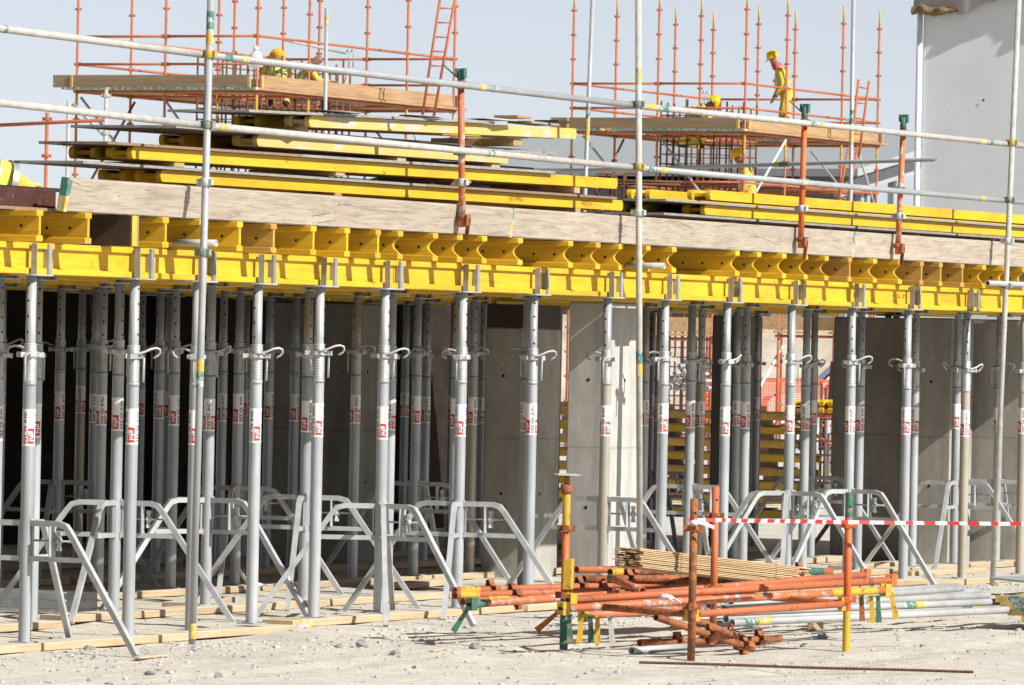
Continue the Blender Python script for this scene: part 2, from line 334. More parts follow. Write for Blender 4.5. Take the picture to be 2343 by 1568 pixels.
def text_geo(body, size, align='CENTER', fine=0):
    cu = bpy.data.curves.new('t', 'FONT'); cu.body = body; cu.size = size; cu.align_x = align; cu.align_y = 'CENTER'; cu.resolution_u = 2; cu.offset = size*.018
    ob = bpy.data.objects.new('t', cu); COL.link(ob); bpy.context.view_layer.update()
    me = ob.evaluated_get(bpy.context.evaluated_depsgraph_get()).to_mesh()
    if fine:                                     # cut long edges so that the letters can bend round a tube
        bm = bmesh.new(); bm.from_mesh(me); bmesh.ops.triangulate(bm, faces=bm.faces[:])
        for _ in range(4):
            le = [e for e in bm.edges if e.calc_length() > fine]
            if not le: break
            bmesh.ops.subdivide_edges(bm, edges=le, cuts=1); bmesh.ops.triangulate(bm, faces=bm.faces[:])
        bm.verts.index_update(); V = [tuple(v.co) for v in bm.verts]; F = [tuple(v.index for v in f.verts) for f in bm.faces]; bm.free()
    else:
        V = [tuple(v.co) for v in me.vertices]; F = [tuple(p.vertices) for p in me.polygons]
    bpy.data.objects.remove(ob); bpy.data.curves.remove(cu); return V, F

# ================================================================ GROUND
def sm(a, b, x): x = min(1, max(0, (x-a)/(b-a))); return x*x*(3-2*x)
def gb(s): return .035*sm(2.6, 3.4, s)*(1-sm(14, 16, s))
def gz(s, t):
    n = noise.noise((s*.55, t*.55, 3.1))*.03*sm(-.3, -1.5, t) + noise.noise((s*2.1, t*2.1, 1.7))*.012 + noise.noise((s*6, t*6, 9))*.006
    for c_, w_ in ((-2.35,.16),(-4.55,.16)): d_ = t-c_+.12*math.sin(s*.5)-.10*s*.35; n -= .020*math.exp(-(d_/w_)**2)*(.6+.4*noise.noise((s*2.5, c_, 0))); n += .010*math.exp(-((abs(d_)-.26)/.09)**2)
    n += .010*noise.noise((s*3.3, t*3.3, 4))*sm(-.4, -1.2, t)
    return gb(s)*sm(-1.2, -.4, t)*(1-sm(6, 9, t)) + n*(1-.8*sm(20, 60, abs(s)+abs(t))) - .004
def graded(a, b, step, far):
    L = []; x = a; g = step
    while x > far[0]: g *= 1.35; x -= g; L.append(x)
    L = L[::-1]; n = int((b-a)/step); L += [a+(b-a)*i/n for i in range(n+1)]; x = b; g = step
    while x < far[1]: g *= 1.35; x += g; L.append(x)
    return L
gs, gt = graded(-7, 20, .11, (-700, 1500)), graded(-7.5, 3.5, .11, (-700, 1200))
mb = MB(); ns = len(gs)
mb.add([(s, t, gz(s, t)) for t in gt for s in gs], [(j*ns+i, j*ns+i+1, (j+1)*ns+i+1, (j+1)*ns+i) for j in range(len(gt)-1) for i in range(ns-1)], True)
struct(mb.build('ground', 'sand'))

def rock(mb, c, r, seed, sq_=.65):
    rnd = random.Random(seed); t = (1+5**.5)/2
    V = [(-1,t,0),(1,t,0),(-1,-t,0),(1,-t,0),(0,-1,t),(0,1,t),(0,-1,-t),(0,1,-t),(t,0,-1),(t,0,1),(-t,0,-1),(-t,0,1)]
    F = [(0,11,5),(0,5,1),(0,1,7),(0,7,10),(0,10,11),(1,5,9),(5,11,4),(11,10,2),(10,7,6),(7,1,8),(3,9,4),(3,4,2),(3,2,6),(3,6,8),(3,8,9),(4,9,5),(2,4,11),(6,2,10),(8,6,7),(9,8,1)]
    ax, ay, az = rnd.uniform(.8,1.35), rnd.uniform(.8,1.3), rnd.uniform(.6,1)*sq_*1.4; a = rnd.uniform(0, 6.28); ca, sa = math.cos(a), math.sin(a)
    W = []
    for x, y, z in V:
        k = r/1.9*rnd.uniform(.72, 1.15); x, y, z = x*k*ax, y*k*ay, z*k*az
        W.append((c[0]+x*ca-y*sa, c[1]+x*sa+y*ca, c[2]+z))
    mb.add(W, F)
mb = MB(); rnd = random.Random(3)
for i in range(11000):
    s = rnd.uniform(-5, 19); t = rnd.uniform(-7, 2.2) if i % 4 else rnd.uniform(-1.3, .3)
    if noise.noise((s*.8, t*.8, 5)) < rnd.uniform(-.55, .45): continue
    r = .004+.013*rnd.random()**3+(.018*rnd.random() if rnd.random() < .04 else 0); rock(mb, (s, t, gz(s, t)+r*.15), r, i)
for i in range(2600):
    s = rnd.uniform(-4, 18); t = rnd.gauss(-.75, .55) if i % 3 else rnd.uniform(-4.5, -1)
    if abs(t) < .16 or noise.noise((s*1.1, t*1.5, 8)) < rnd.uniform(-.3, .4): continue
    r = .009+.02*rnd.random()**2.2; rock(mb, (s, t, gz(s, t)+r*.1), r, 9000+i, .5)
struct(tag(mb.build('gravel', 'pebble'), 'small grey pebbles and crumbs strewn over the pale sand', 'gravel'), 'stuff')
# the larger stones that can be told apart
stones = [(1088,1480,.05,'flat-topped grey stone in front of the scaffold tube rack'), (830,1477,.055,'angular grey stone lying in the open sand below the props'),
          (775,1478,.035,'small pale stone beside the angular stone in the sand'), (905,1500,.04,'lone grey stone in the sand at the bottom middle'),
          (205,1486,.035,'dark stone touching the long front plank at the left'), (445,1490,.028,'small dark stone lying in front of the leaning tall pole'),
          (343,1545,.03,'dark stone near the bottom left corner of the sand'), (500,1555,.034,'rounded grey stone at the bottom edge of the sand'),
          (1310,1487,.035,'stone at the foot of the green rack leg'), (1840,1478,.03,'dark stone behind the yellow-footed post'), (2078,1335,.03,'brown stone beside the bundle of white pipes'),
          (1880,1463,.05,'pale broken block lying right of the rusty tubes'), (2110,1480,.025,'dark little stone in the open sand at the right')]
for i, (x, y, r, lab) in enumerate(stones):
    p = onZ(x, y, 0); mb = MB(); rock(mb, (0,0,0), r, 100+i); o = mb.build('stone', 'stone', None, (p.x, p.y, gz(p.x, p.y)+r*.25)); tag(o, lab, 'stone', 'loose stones on the sand')

# ================================================================ STEEL PROPS
TOPZ = 2.39
def label_meshes():
    lab = MB(); r = .0416; n = 28
    lab.add([(r*math.cos(2*math.pi*k/n), r*math.sin(2*math.pi*k/n), z) for z in (1.25, 1.485) for k in range(n)], [(k, (k+1) % n, n+(k+1) % n, n+k) for k in range(n)], True)
    ink, red, wht = MB(), MB(), MB()
    V, F = text_geo('GHI 30-350', .031, 'LEFT', .009); W, G = text_geo('ghi', .050, 'LEFT', .011)
    mx = max(v[0] for v in V); V = [(v[0]/mx*.205, v[1], 0) for v in V]; mw = max(v[0] for v in W); W = [(v[0]/mw*.066, v[1]*.86, 0) for v in W]
    def wrap(pts, ang0, rr, ztop, flip=-1):     # text runs downwards, letters' tops towards +angle
        return [(rr*math.cos(ang0+y/rr), rr*math.sin(ang0+y/rr), ztop-x) for x, y, _ in pts]
    for k in range(3):
        a = k*2*math.pi/3
        ink.add(wrap(V, a, .0424, 1.468), F)
        a2 = a+R(58); m = 6
        sqv = [(x, -.024+.048*j/m, 0) for x in (0, .098) for j in range(m+1)]
        red.add(wrap(sqv, a2, .0421, 1.362), [(j, j+1, m+2+j, m+1+j) for j in range(m)], True)
        wht.add(wrap([(x+.016, y+.003, 0) for x, y, _ in W], a2, .0429, 1.362), G)
        wht.add(wrap([(x, y, 0) for x, y in ((.008,-.0205),(.09,-.0205),(.09,-.0185),(.008,-.0185))], a2, .0426, 1.362), [(0,1,2,3)])
    return lab.mesh('label','white_label'), ink.mesh('printed_text','ink'), red.mesh('red_square','label_red'), wht.mesh('logo_letters','white_label')
PM = {}
PM['label'], PM['printed_text'], PM['red_square'], PM['logo_letters'] = label_meshes()
b = MB(); b.cbox(-.075,.075,-.075,.075,0,.008,.002); PM['base_plate'] = b.mesh('base_plate','galv')
b = MB(); b.lathe([(.041,.008),(.041,1.66)],20,cap=False); b.lathe([(.0425,1.63),(.0425,1.66)],20,cap=True); PM['outer_tube'] = b.mesh('outer_tube','galv')
b = MB(); pr = []
z = 1.66
while z < 1.895: pr += [(.0385,z),(.0425,z+.004),(.0425,z+.008),(.0385,z+.012)]; z += .0135
b.lathe(pr,20); PM['threaded_collar'] = b.mesh('threaded_collar','thread')
b = MB(); b.lathe([(.0525,-.018),(.056,-.012),(.056,.012),(.0525,.018)],20)
for a in (0, math.pi):
    d = Vector((math.cos(a), math.sin(a), 0)); e = Vector((-d.y, d.x, 0)); b.obox(d*.068, (d,e,(0,0,1)), (.022,.02,.014)); b.obox(d*.088, (d,e,(0,0,1)), (.006,.024,.017))
for a in (1.1, 2.05, 4.2, 5.2):
    d = Vector((math.cos(a), math.sin(a), 0)); e = Vector((-d.y, d.x, 0)); b.obox(d*.056, (d,e,(0,0,1)), (.008,.012,.013))
PM['adjusting_nut'] = b.mesh('adjusting_nut','cast')
b = MB(); b.path([(-.02,-.055,.015),(.05,-.058,.018),(.10,-.045,.035),(.145,-.02,.058),(.18,.012,.066),(.20,.045,.055),(.198,.065,.03),(.178,.07,.005),(.15,.055,-.012)],.0088,8); b.v = [(x*.84, y*.9, z*.85) for x, y, z in b.v]; PM['nut_handle'] = b.mesh('nut_handle','cast')
b = MB(); b.path([(-.055,.03,.01),(.0,.052,.012),(.052,.03,.01),(.068,.012,-.004),(.07,.01,-.03),(.068,.01,-.17)],.0075,8); PM['locking_pin'] = b.mesh('locking_pin','cast')
b = MB(); b.lathe([(.033,1.6),(.033,2.33)],18); PM['inner_tube'] = b.mesh('inner_tube','galv')
b = MB(); 
for i in range(8):
    zz = 2.27-.1*i
    if zz < 1.9 and zz > 1.86: continue
    for sg in (0, math.pi):
        rr = .0334; m = 8; C = [(rr*math.cos(sg), rr*math.sin(sg), zz)]
        C = [(rr*math.cos(sg+.0085*math.cos(2*math.pi*k/m)/rr)+.0004*math.cos(sg), rr*math.sin(sg+.0085*math.cos(2*math.pi*k/m)/rr), zz+.0085*math.sin(2*math.pi*k/m)) for k in range(m)]
        b.add(C, [tuple(range(m))])
PM['pin_holes'] = b.mesh('pin_holes','hole')
b = MB(); b.cbox(-.135,.135,-.085,.085,2.328,2.338,.002); PM['head_plate'] = b.mesh('head_plate','galv_frame')
b = MB()                                                     # angle-section prong, corner at origin
b.box(0,.042,0,.005,0,.195); b.box(0,.005,.005,.04,0,.195); PM['prong'] = b.mesh('prong','prong_steel')
def make_prop(s, t, rz, hz, label, group, near=True, dz=0, headrot=0, nutrot=0):
    z0 = gb(s)+.05; drop = (TOPZ-z0)-2.338
    o = thing('steel_prop', label, 'prop', (s, t, z0), (0,0,0), group)
    link('base_plate', PM['base_plate'], o, None, (0,0,rz))
    ou = link('outer_tube', PM['outer_tube'], o, None, (0,0,rz)); link('threaded_collar', PM['threaded_collar'], ou)
    lb = link('label', PM['label'], o, (0,0,rnd.uniform(-.02,.02)), (0,0,rz)); link('printed_text', PM['printed_text'], lb); link('red_square', PM['red_square'], lb); link('logo_letters', PM['logo_letters'], lb)
    nut = link('adjusting_nut', PM['adjusting_nut'], o, (0,0,1.83+dz), (0,0,nutrot)); link('nut_handle', PM['nut_handle'], nut, None, (0,0,hz-nutrot)); link('locking_pin', PM['locking_pin'], nut, None, (0,0,hz*1.7+1.1-nutrot))
    it = link('inner_tube', PM['inner_tube'], o, (0,0,drop), (0,0,rz)); link('pin_holes', PM['pin_holes'], it)
    h = link('head_plate', PM['head_plate'], o, (0,0,drop), (0,0,headrot))
    for sx in (-1,1):
        for sy in (-1,1):
            pr_ = link('prong', PM['prong'], h, (sx*.115 if sx < 0 else .115, sy*.058, 2.338)); pr_.rotation_euler = (0,0,{(-1,-1):-math.pi/2,(1,-1):0,(1,1):math.pi/2,(-1,1):math.pi}[(sx,sy)])
    return o
rows = [
  (0.0, [72, 308, 452, 590, 732, 881, 1059, 1221, 1390.6, 1522, 1664, 1812, 1950, 2078, 2213, 2345], 'front row', 670),
  (1.45, [-6, 82, 269, 479, 702, 893, 1043, 1202, 1579, 1705, 1842, 1967, 2092, 2188, 2284], 'second row', 930),
  (3.1, [232, 398, 545, 813, 952, 1081, 1474, 1602, 1684, 1860, 2028, 2046], 'third row', 930),
  (4.75, [1, 136, 216, 363, 508, 614, 673, 974, 1036, 1104, 1506, 1728], 'fourth row', 930),
  (6.4, [184, 321, 384, 560, 629, 690, 838, 925, 1489], 'fifth row', 930)]
rnd = random.Random(11); PROPS = {}
toCam = math.atan2(CAM[1], CAM[0])
textfix = {0: [-35, 55, 60, -40, 75, 65, 60, 10, -30, -30, -50, -60, 5, -45, 10, 0]}
handles = {0: [2.6, .2, 2.7, .1, .0, .05, 2.5, .1, 2.6, 2.4, .9, .3, .1, 2.6, .6, 1]}
for ri, (t, xs, nm, yy) in enumerate(rows):
    for i, x in enumerate(xs):
        s = onT(x, yy, t).x
        rz = toCam+(R(textfix[0][i]) if ri == 0 else rnd.uniform(0, 6.28)); hz = (toCam+math.pi/2+handles[0][i]-0.4) if ri == 0 else rnd.uniform(0, 6.28)
        lab = 'galvanised steel prop, %s from the left in the %s of props' % (ordn(i), nm)
        if i == len(xs)-1: lab = 'galvanised steel prop, farthest right in the %s of props' % nm
        PROPS[(ri, i)] = make_prop(s, t, rz, hz, lab, 'steel props under the deck', True, rnd.uniform(-.02,.02) if ri else rnd.uniform(-.008,.008), rnd.uniform(-.04,.04), rnd.uniform(0,3))

# ---------------------------------------------------------------- folding tripods round some props
b = MB(); b.sq([(.03,0,.81),(.255,0,.81),(.31,0,.795),(.345,0,.755),(.88,0,.0)],.036); TL = b.mesh('leg','galv_frame')
b = MB(); b.sq([(.03,0,.585),(.44,0,.585)],.032); TC = b.mesh('crossbar','galv_frame')
b = MB(); b.box(.041,.047,-.018,.018,.56,.605); b.box(.041,.047,-.018,.018,.79,.835); b.box(.047,.058,-.004,.004,.575,.82); TPl = b.mesh('hinge_plate','galv_frame')
b = MB(); b.box(.20,.206,-.035,.035,.60,.795); TBr = b.mesh('bracket','galv_frame')
b = MB(); b.tube((.0,.03,.70),(.34,.03,.70),.007,8); TRod = b.mesh('threaded_rod','cast')
b = MB(); b.lathe([(.012,-.02),(.022,-.016),(.022,.016),(.012,.02)],10); b.obox((.0,.0,0),((1,0,0),(0,1,0),(0,0,1)),(.052,.010,.012)); b.obox((.05,0,0),((1,0,0),(0,1,0),(0,0,1)),(.012,.014,.016)); b.obox((-.05,0,0),((1,0,0),(0,1,0),(0,0,1)),(.012,.014,.016)); TW = b.mesh('wing_nut','cast')
def tripod(key, angs, label):
    p = PROPS[key]; s, t = p.location.x, p.location.y
    o = thing('folding_tripod', label, 'tripod', (s, t, gb(s)), (0,0,0), 'folding tripods holding the props')
    for i, a in enumerate(angs):
        lg = link('leg', TL, o, None, (0,0,R(a))); link('crossbar', TC, lg)
        link('hinge_plate', TPl, o, None, (0,0,R(a)))
        if i == 0: link('bracket', TBr, lg); link('threaded_rod', TRod, lg); link('wing_nut', TW, lg, (.235,.03,.70), (0,math.pi/2,.5))
    return o
tripod((0,0), [-97, 95, 10], 'grey folding tripod clasping the leftmost front-row prop')
tripod((1,2), [-80, 110, -170], 'grey folding tripod behind the second front-row prop from the left')
tripod((1,3), [-95, 85, 150], 'grey folding tripod behind the leaning tall pole at the left')
tripod((1,4), [-75, 100, -160], 'grey folding tripod between the fourth and fifth front-row props')
tripod((0,5), [-104, 115, 20, -150], 'grey folding tripod clasping the front-row prop with three legs splayed in front')
tripod((0,6), [-80, 95, 200], 'grey folding tripod at the prop just left of the scaffold tube rack')
tripod((0,8), [-90, 90, 0], 'grey folding tripod in front of the sunlit concrete column')
tripod((1,8), [-85, 95, 10], 'grey folding tripod right of the sunlit column behind the striped tape')
tripod((0,11), [-98, 95, 200, 150], 'grey folding tripod behind the striped tape in the middle of the right half')
tripod((0,12), [-98, 85, 165], 'grey folding tripod seen just right of the green-topped post')
tripod((1,13), [-88, 95, 190], 'grey folding tripod before the thin sunlit pier at the right')
tripod((2,11), [-85, 95, 185], 'grey folding tripod in front of the dark wall at the right')
tripod((1,14), [-80, 95, 10], 'grey folding tripod at the far right edge under the deck')
tripod((3,1), [-85, 95, 200], 'shaded folding tripod deep under the deck at the far left')
tripod((2,2), [-80, 90, 200], 'shaded folding tripod deep under the deck behind the white paper')
tripod((2,4), [-85, 90, 10], 'shaded folding tripod deep under the deck left of the middle')
tripod((3,10), [-85, 90, 10], 'shaded folding tripod in front of the yellow panel stack')
tripod((2,9), [-90, 90, 185], 'dark folding tripod in front of the rebar heap')

# ================================================================ PLANKS UNDER THE PROPS
def plank(s0, s1, t, z, w, h, label, m='plank', marks=(), rot=0, name='plank', group='ground planks under the props'):
    L = s1-s0; b = MB(); b.cbox(-L/2, L/2, -w/2, w/2, 0, h, .004)
    o = b.build(name, m, None, ((s0+s1)/2, t, z), (0,0,rot)); tag(o, label, 'plank', group)
    for (a0, a1, mm) in marks:
        b = MB(); b.box(a0-L/2 if a0 >= 0 else L/2+a0, a1-L/2 if a0 >= 0 else L/2+a1, -w/2-.002, w/2+.002, -.001, h+.002); b.build('painted_end', mm, o)
    return o
plank(-3.2, 2.0, -.01, gb(0)+.0, .24, .05, 'long front plank lying under the two leftmost front props', rot=.0)
plank(1.95, 3.62, .0, .004+gb(2.8)*.6, .24, .047, 'front plank with a grey painted end under the third and fourth props', marks=((-.09,.002,'tube_grey'),(-.002,-.0,'tube_grey'))[:1])
plank(3.2+.3, 7.2, .02, gb(5), .24, .05, 'front plank with a green and yellow painted left end', marks=((-.001,.10,'mark_green'),(.10,.30,'mark_yellow')))
plank(7.22, 11.3, .0, gb(9), .24, .05, 'front plank running behind the rack of scaffold tubes')
plank(11.32, 15.2, .0, gb(13)-.004, .24, .05, 'front plank right of the green-topped post')
plank(15.22, 19.5, .0, gb(17), .24, .05, 'front plank ending at the right edge of the view')
for ri, t in ((1,1.45),(2,3.1),(3,4.75),(4,6.4)):
    s = -2+ri; 
    for k in range(6):
        s1 = s+3.9; plank(s, s1-.04, t+random.uniform(-.02,.02), gb((s+s1)/2), .24, .05, '%s plank from the left beneath the %s of props' % (ordn(k), rows[ri][2])); s = s1
rnd = random.Random(5)
for k, (x, y, L, a, lab) in enumerate([(455,1388,1.2,.2,'short plank offcut lying loose behind the leaning pole'), (700,1345,1.6,-.1,'loose plank lying in the sun behind the tripods'), (960,1345,1.2,.15,'loose plank lying left of the big shaded column'),
        (1990,1290,1.8,.05,'loose plank behind the green-topped post'), (1000,1480,.35,.3,'thin splinter of wood lying on the open sand'), (2150,1305,1.5,-.1,'loose plank beside the right wall foot'), (345,1492,.40,.05,'short batten lying on the sand by the tripod foot'), (1865,1435,.35,.2,'wooden block under the end of the white pipes')]):
    p = onZ(x, y, .03); th = .09 if 'block' in lab else (.014 if L < .5 else .045); plank(p.x-L/2, p.x+L/2, p.y, gz(p.x,p.y)+.002, .05 if L < .5 else .2, th, lab, rot=a)

# ================================================================ TIMBER I-BEAMS (H-section)
def ibeam_meshes(L, axis, curved, mat):
    # local: runs from 0 to L along +axis, centred across, z 0..0.2
    def mk(fn, nm):
        b = MB(); fn(b)
        if axis == 'y':
            b.v = [(-y, x, z) for x, y, z in b.v]
        return b.mesh(nm, mat)
    def fl(z0):
        def f(b): b.cbox(0, L, -.04, .04, z0, z0+.04, .004)
        return f
    def web(b):
        w = .0135
        if not curved: b.box(.002, L-.002, -w, w, .04, .16); return
        prof = [(.004+.055*math.sin(math.pi*i/10), .04+.12*i/10) for i in range(11)]+[(L-.004-.055*math.sin(math.pi*i/10), .16-.12*i/10) for i in range(11)]
        b.prism(prof, lambda p: (p[0], -w, p[1]), lambda p: (p[0], w, p[1]))
        b.f = [tuple(reversed(q)) for q in b.f]
    def holes(b):
        for x in (.13, .30, .47):
            for sg in (-1, 1):
                m = 8; V = [(x+.011*math.cos(2*math.pi*k/m), sg*.0142, .10+.011*math.sin(2*math.pi*k/m)) for k in range(m)]
                b.add(V if sg < 0 else V[::-1], [tuple(range(m))])
    out = [mk(fl(0),'flange'), mk(fl(.16),'flange'), mk(web,'web')]
    b = MB(); holes(b); b.v = [(-y, x, z) for x, y, z in b.v] if axis == 'y' else b.v
    out.append(b.mesh('drilled_holes','hole')); return out
def ibeam(ms, loc, label, group, rot=(0,0,0), holes=True, name='timber_beam'):
    o = thing(name, label, 'beam', loc, rot, group)
    link('flange', ms[0], o); link('flange', ms[1], o); w = link('web', ms[2], o)
    if holes: link('drilled_holes', ms[3], w)
    return o
def stencil(parent, body, size, s, y, z, m='ink', flip=False, depth=None):
    V, F = text_geo(body, size)
    b = MB(); b.add([((-x if flip else x)+s, y, (-h if flip else h)+z) for x, h, _ in V], F)
    return b.build('stencilled_text', m, parent)
simple('stencil', (.38,.22,.02), .7)
main = {L: ibeam_meshes(L, 'x', False, 'yellow_x') for L in (3.9, 4.5)}
cuts = [-3.4, .5-.0, 4.4, 8.9, 13.4, 17.9, 22.4]
cuts = [-7.2, -3.3, 1.2+.0, 5.1, 9.6, 14.1, 18.6]
for i in range(6):
    L = cuts[i+1]-cuts[i]; L2 = 3.9 if abs(L-3.9) < .1 else 4.5
    o = ibeam(main[L2], (cuts[i], -.002 if i % 2 else .002, TOPZ), 'yellow timber main beam, %s length from the left along the front' % ordn(i), 'front main beams', holes=False)
    if i == 4: stencil(o, '450', .07, 3.0+.0, -.0155, .10, 'stencil'); stencil(o, '20', .06, 4.1, -.0155, .10, 'stencil')
    if i == 5: stencil(o, '06 - 07', .06, .65, -.0155, .10, 'stencil')
for ri, t in ((1,1.45),(2,3.1),(3,4.75),(4,6.4)):
    for i in range(6):
        ibeam(main[4.5], (-4+ri*.6+i*4.5, t, TOPZ), 'shaded main beam on the %s of props, %s length from left' % (rows[ri][2], ordn(i)), 'main beams under the deck', holes=False)
sec_sq, sec_cv = ibeam_meshes(4.5, 'y', False, 'yellow_y'), ibeam_meshes(4.5, 'y', True, 'yellow_y')
secx = [(-15,545,0),(97,545,0),(207,552,0),(387,558,0),(470,565,0),(552,568,0),(634,573,0),(722,580,0),(800,584,0),(873,587,0),(920,588,1),(1002,596,1),(1059,600,1),(1117,604,1),(1195,608,1),(1308,614,1),(1370,617,1),(1427,620,1),(1490,623,1),(1548,626,1),(1692,628,1),(1743,632,1),(1798,636,1),(1845,638,1),(1896,641,1),(1950,643,0),(2005,646,1),(2060,648,1),(2110,650,0),(2153,652,0),(2203,655,0),(2254,657,1),(2300,660,1),(2346,662,1)]
SECZ = TOPZ+.2005
yellow('joist_old', 'y', (.60,.36,.06), (.52,.31,.06), (.42,.25,.06), .1, .5); sec_old = ibeam_meshes(4.5, 'y', False, 'joist_old')
for i, (x, y, cv) in enumerate(secx):
    s = onT(x, y, -.26).x-.04; ov = -.26
    lab = 'yellow joist with a %s end, %s from the left on the front beam' % ('scooped' if cv else 'square', ordn(i))
    ibeam(sec_old if i in (25,28,29,30,6) else (sec_cv if cv else sec_sq), (s, ov+random.uniform(-.012,.012), SECZ), lab, 'joists laid across the main beams', (0,0,random.uniform(-.006,.006)))
for i in range(36):
    ibeam(sec_sq, (-3.6+i*.62, 3.9, SECZ), 'shaded joist at the back of the deck, %s from the left' % ordn(i), 'rear joists under the deck', holes=False)
# dark faced stop-end board between the joists at the left
p0, p1 = onT(205, 520, -.27), onT(322, 520, -.27)
b = MB(); b.cbox(-.33,.33,-.0,.012,0,.2,.002); 
o = thing('formwork_block', 'dark brown faced plywood block sitting between the yellow joists at the left', 'plywood block', (p1.x-.06, -.26, SECZ))
b = MB(); b.box(-.055,-.035,0,1.2,.0,.2); b.build('faced_side','ply_dark',o); b = MB(); b.cbox(-.033,.033,.0,1.2,0,.198,.003); b.build('timber_core','yellow_y',o); b = MB(); b.box(.035,.05,0,1.2,.0,.2); b.build('faced_side','ply_edge',o)

# deck plywood sheets, extended unseen to the left and rear to darken underneath
SHZ = SECZ+.2005
k = 0
for j in range(6):
    for i in range(17):
        b = MB(); b.box(0,2.49,0,2.09,0,.02); o = b.build('plywood_sheet','ply_edge_brown',None,(-16.1+2.5*i+.02*(j%2), -.10+2.1*j, SHZ)); tag(o, 'brown deck plywood sheet, %s along and %s in from the front edge' % (ordn(i), ordn(j)), 'plywood', 'deck plywood sheets')
DKZ = SHZ+.02

# ================================================================ EDGE PROTECTION
def toeboard(x0, x1, label, tilt, t=-.20, marks=True):
    s0, s1 = onT(x0, 440, t).x, onT(x1, 560, t).x; L = s1-s0
    b = MB(); b.cbox(0, L, -.025, .025, 0, .215, .008); o = b.build('toe_board','toe_wood',None,(s0, t, SHZ+.003),(tilt,0,0)); tag(o, label, 'board', 'toe boards along the deck edge')
    rc = random.Random(int(L*100))
    for k in range(int(L*1.6)):
        x_ = rc.uniform(.1, L-.1); z_ = rc.uniform(.03,.19)
        if k % 2: b = MB(); b.obox((x_,-.0255,z_),((1,0,rc.uniform(-.15,.15)),(0,1,0),(0,0,1)),(rc.uniform(.03,.14),.0008,.0012)); b.build('crack','ink',o)
        else: b = MB(); b.tube((x_,-.0275,z_),(x_,-.024,z_),.005,8); b.build('nail_head','rebar',o)
    if marks:
        for a0, a1, z0, z1, mm in ((-.002,.05,.10,.2155,'mark_green'),(-.002,.04,-.0005,.10,'mark_yellow')):
            b = MB(); b.box(a0,a1,-.0262,.0262,z0,z1); b.build('painted_end',mm,o)
    return o
toeboard(138, 1158, 'long pale toe board with a green and yellow left end', .16)
toeboard(1160, 1943, 'middle pale toe board between two painted joints', .05)
toeboard(1945, 2420, 'pale toe board at the right end of the deck edge', .04)

def coupler(parent, loc, m, rz=0, along='x'):
    b = MB(); b.lathe([(.030,-.028),(.034,-.024),(.034,.024),(.030,.028)],14)
    b.obox((.045,0,0),((1,0,0),(0,1,0),(0,0,1)),(.018,.012,.022)); b.path([(.05,-.03,0),(.05,.03,0)],.007,8); b.lathe([(.013,-.009),(.013,.009)],6,(.05,.0,.0))
    b.obox((-.04,0,0),((1,0,0),(0,1,0),(0,0,1)),(.012,.018,.02))
    o = b.build('coupler', m, parent, loc, (0,0,rz)); return o
def markband(parent, c, d, r, L, m, name='paint_mark'):
    d = Vector(d).normalized(); c = Vector(c); b = MB(); b.tube(c-d*L/2, c+d*L/2, r, 14, cap=False); return b.build(name, m, parent)
TR = -.34
def rail(x0, y0, x1, y1, label, m='tube_grey', r=.0242, marks=()):
    p0, p1 = onT(x0, y0, TR), onT(x1, y1, TR); L = p1-p0; b = MB(); b.pipe((0,0,0), L, r, .004, 16)
    o = b.build('guard_rail', m, None, p0); tag(o, label, 'guard rail', 'tubular guard rails on the deck edge')
    for f0, ln, mm in marks: markband(o, L*f0, L, r+.0012, ln, mm)
    return o
rail(-60, 58, 470, 126, 'upper guard rail tube at the far left', 'tube_cement', marks=((.12,.05,'mark_green'),))
rail(472, 126.5, 1463, 243, 'upper guard rail tube from the leaning pole to the middle pole', 'tube_grey', marks=((.04,.12,'mark_green'),(.075,.10,'mark_yellow'),(.60,.1,'mark_yellow'),(.63,.06,'mark_green')))
rail(1465, 243.3, 2400, 340, 'upper guard rail tube running to the right edge', 'tube_cement', marks=((.02,.2,'mark_yellow'),(.05,.2,'mark_green'),(.38,.12,'mark_green'),(.40,.08,'mark_yellow'),(.81,.14,'mark_yellow'),(.835,.1,'mark_green')))
rail(-60, 229, 470, 287.5, 'lower guard rail tube at the far left', 'tube_cement')
rail(472, 288, 1463, 385, 'lower guard rail tube from the leaning pole to the middle pole', 'tube_cement', marks=((.03,.1,'mark_yellow'),(.62,.1,'mark_green')))
rail(1465, 385.4, 2400, 468, 'lower guard rail tube running to the right edge', 'tube_grey', marks=((.02,.15,'mark_green'),(.045,.12,'mark_yellow'),(.36,.08,'mark_yellow'),(.81,.1,'mark_yellow')))
def tall_pole(x0, y0, x1, y1, label, m, marks=(), coup=(), base_z=0):
    p0, p1 = onT(x0, y0, TR-.055), onT(x1, y1, TR-.055); d = (p1-p0); 
    p0 = p0-d*((p0.z-base_z)/d.z); d = p1-p0; b = MB(); b.pipe((0,0,0), d, .0242, .004, 16)
    o = b.build('scaffold_pole', m, None, p0); tag(o, label, 'pole', 'tall scaffold poles of the deck edge')
    for f0, ln, mm in marks: markband(o, d*f0, d, .0255, ln, mm)
    for z, mm in coup: coupler(o, d*((z-p0.z)/d.z), mm, R(90))
    return o
tall_pole(440,1460, 484,-60, 'tall grey pole leaning slightly right at the left of the deck edge', 'tube_grey', ((.02,.10,'mark_yellow'),(.415,.09,'mark_yellow'),(.395,.10,'mark_green'),(.905,.10,'mark_yellow'),(.93,.12,'mark_green')), ((3.87,'coupler_yellow'),(3.41,'coupler_green'),(3.03,'cast'),(2.57,'coupler_green')))
tall_pole(1463,1250, 1460,-60, 'tall cream pole standing upright in the middle of the deck edge', 'tube_cement', ((.84,.12,'mark_yellow'),(.38,.09,'mark_yellow'),(.40,.09,'mark_green')), ((3.85,'coupler_green'),(3.38,'coupler_yellow'),(3.03,'cast')))
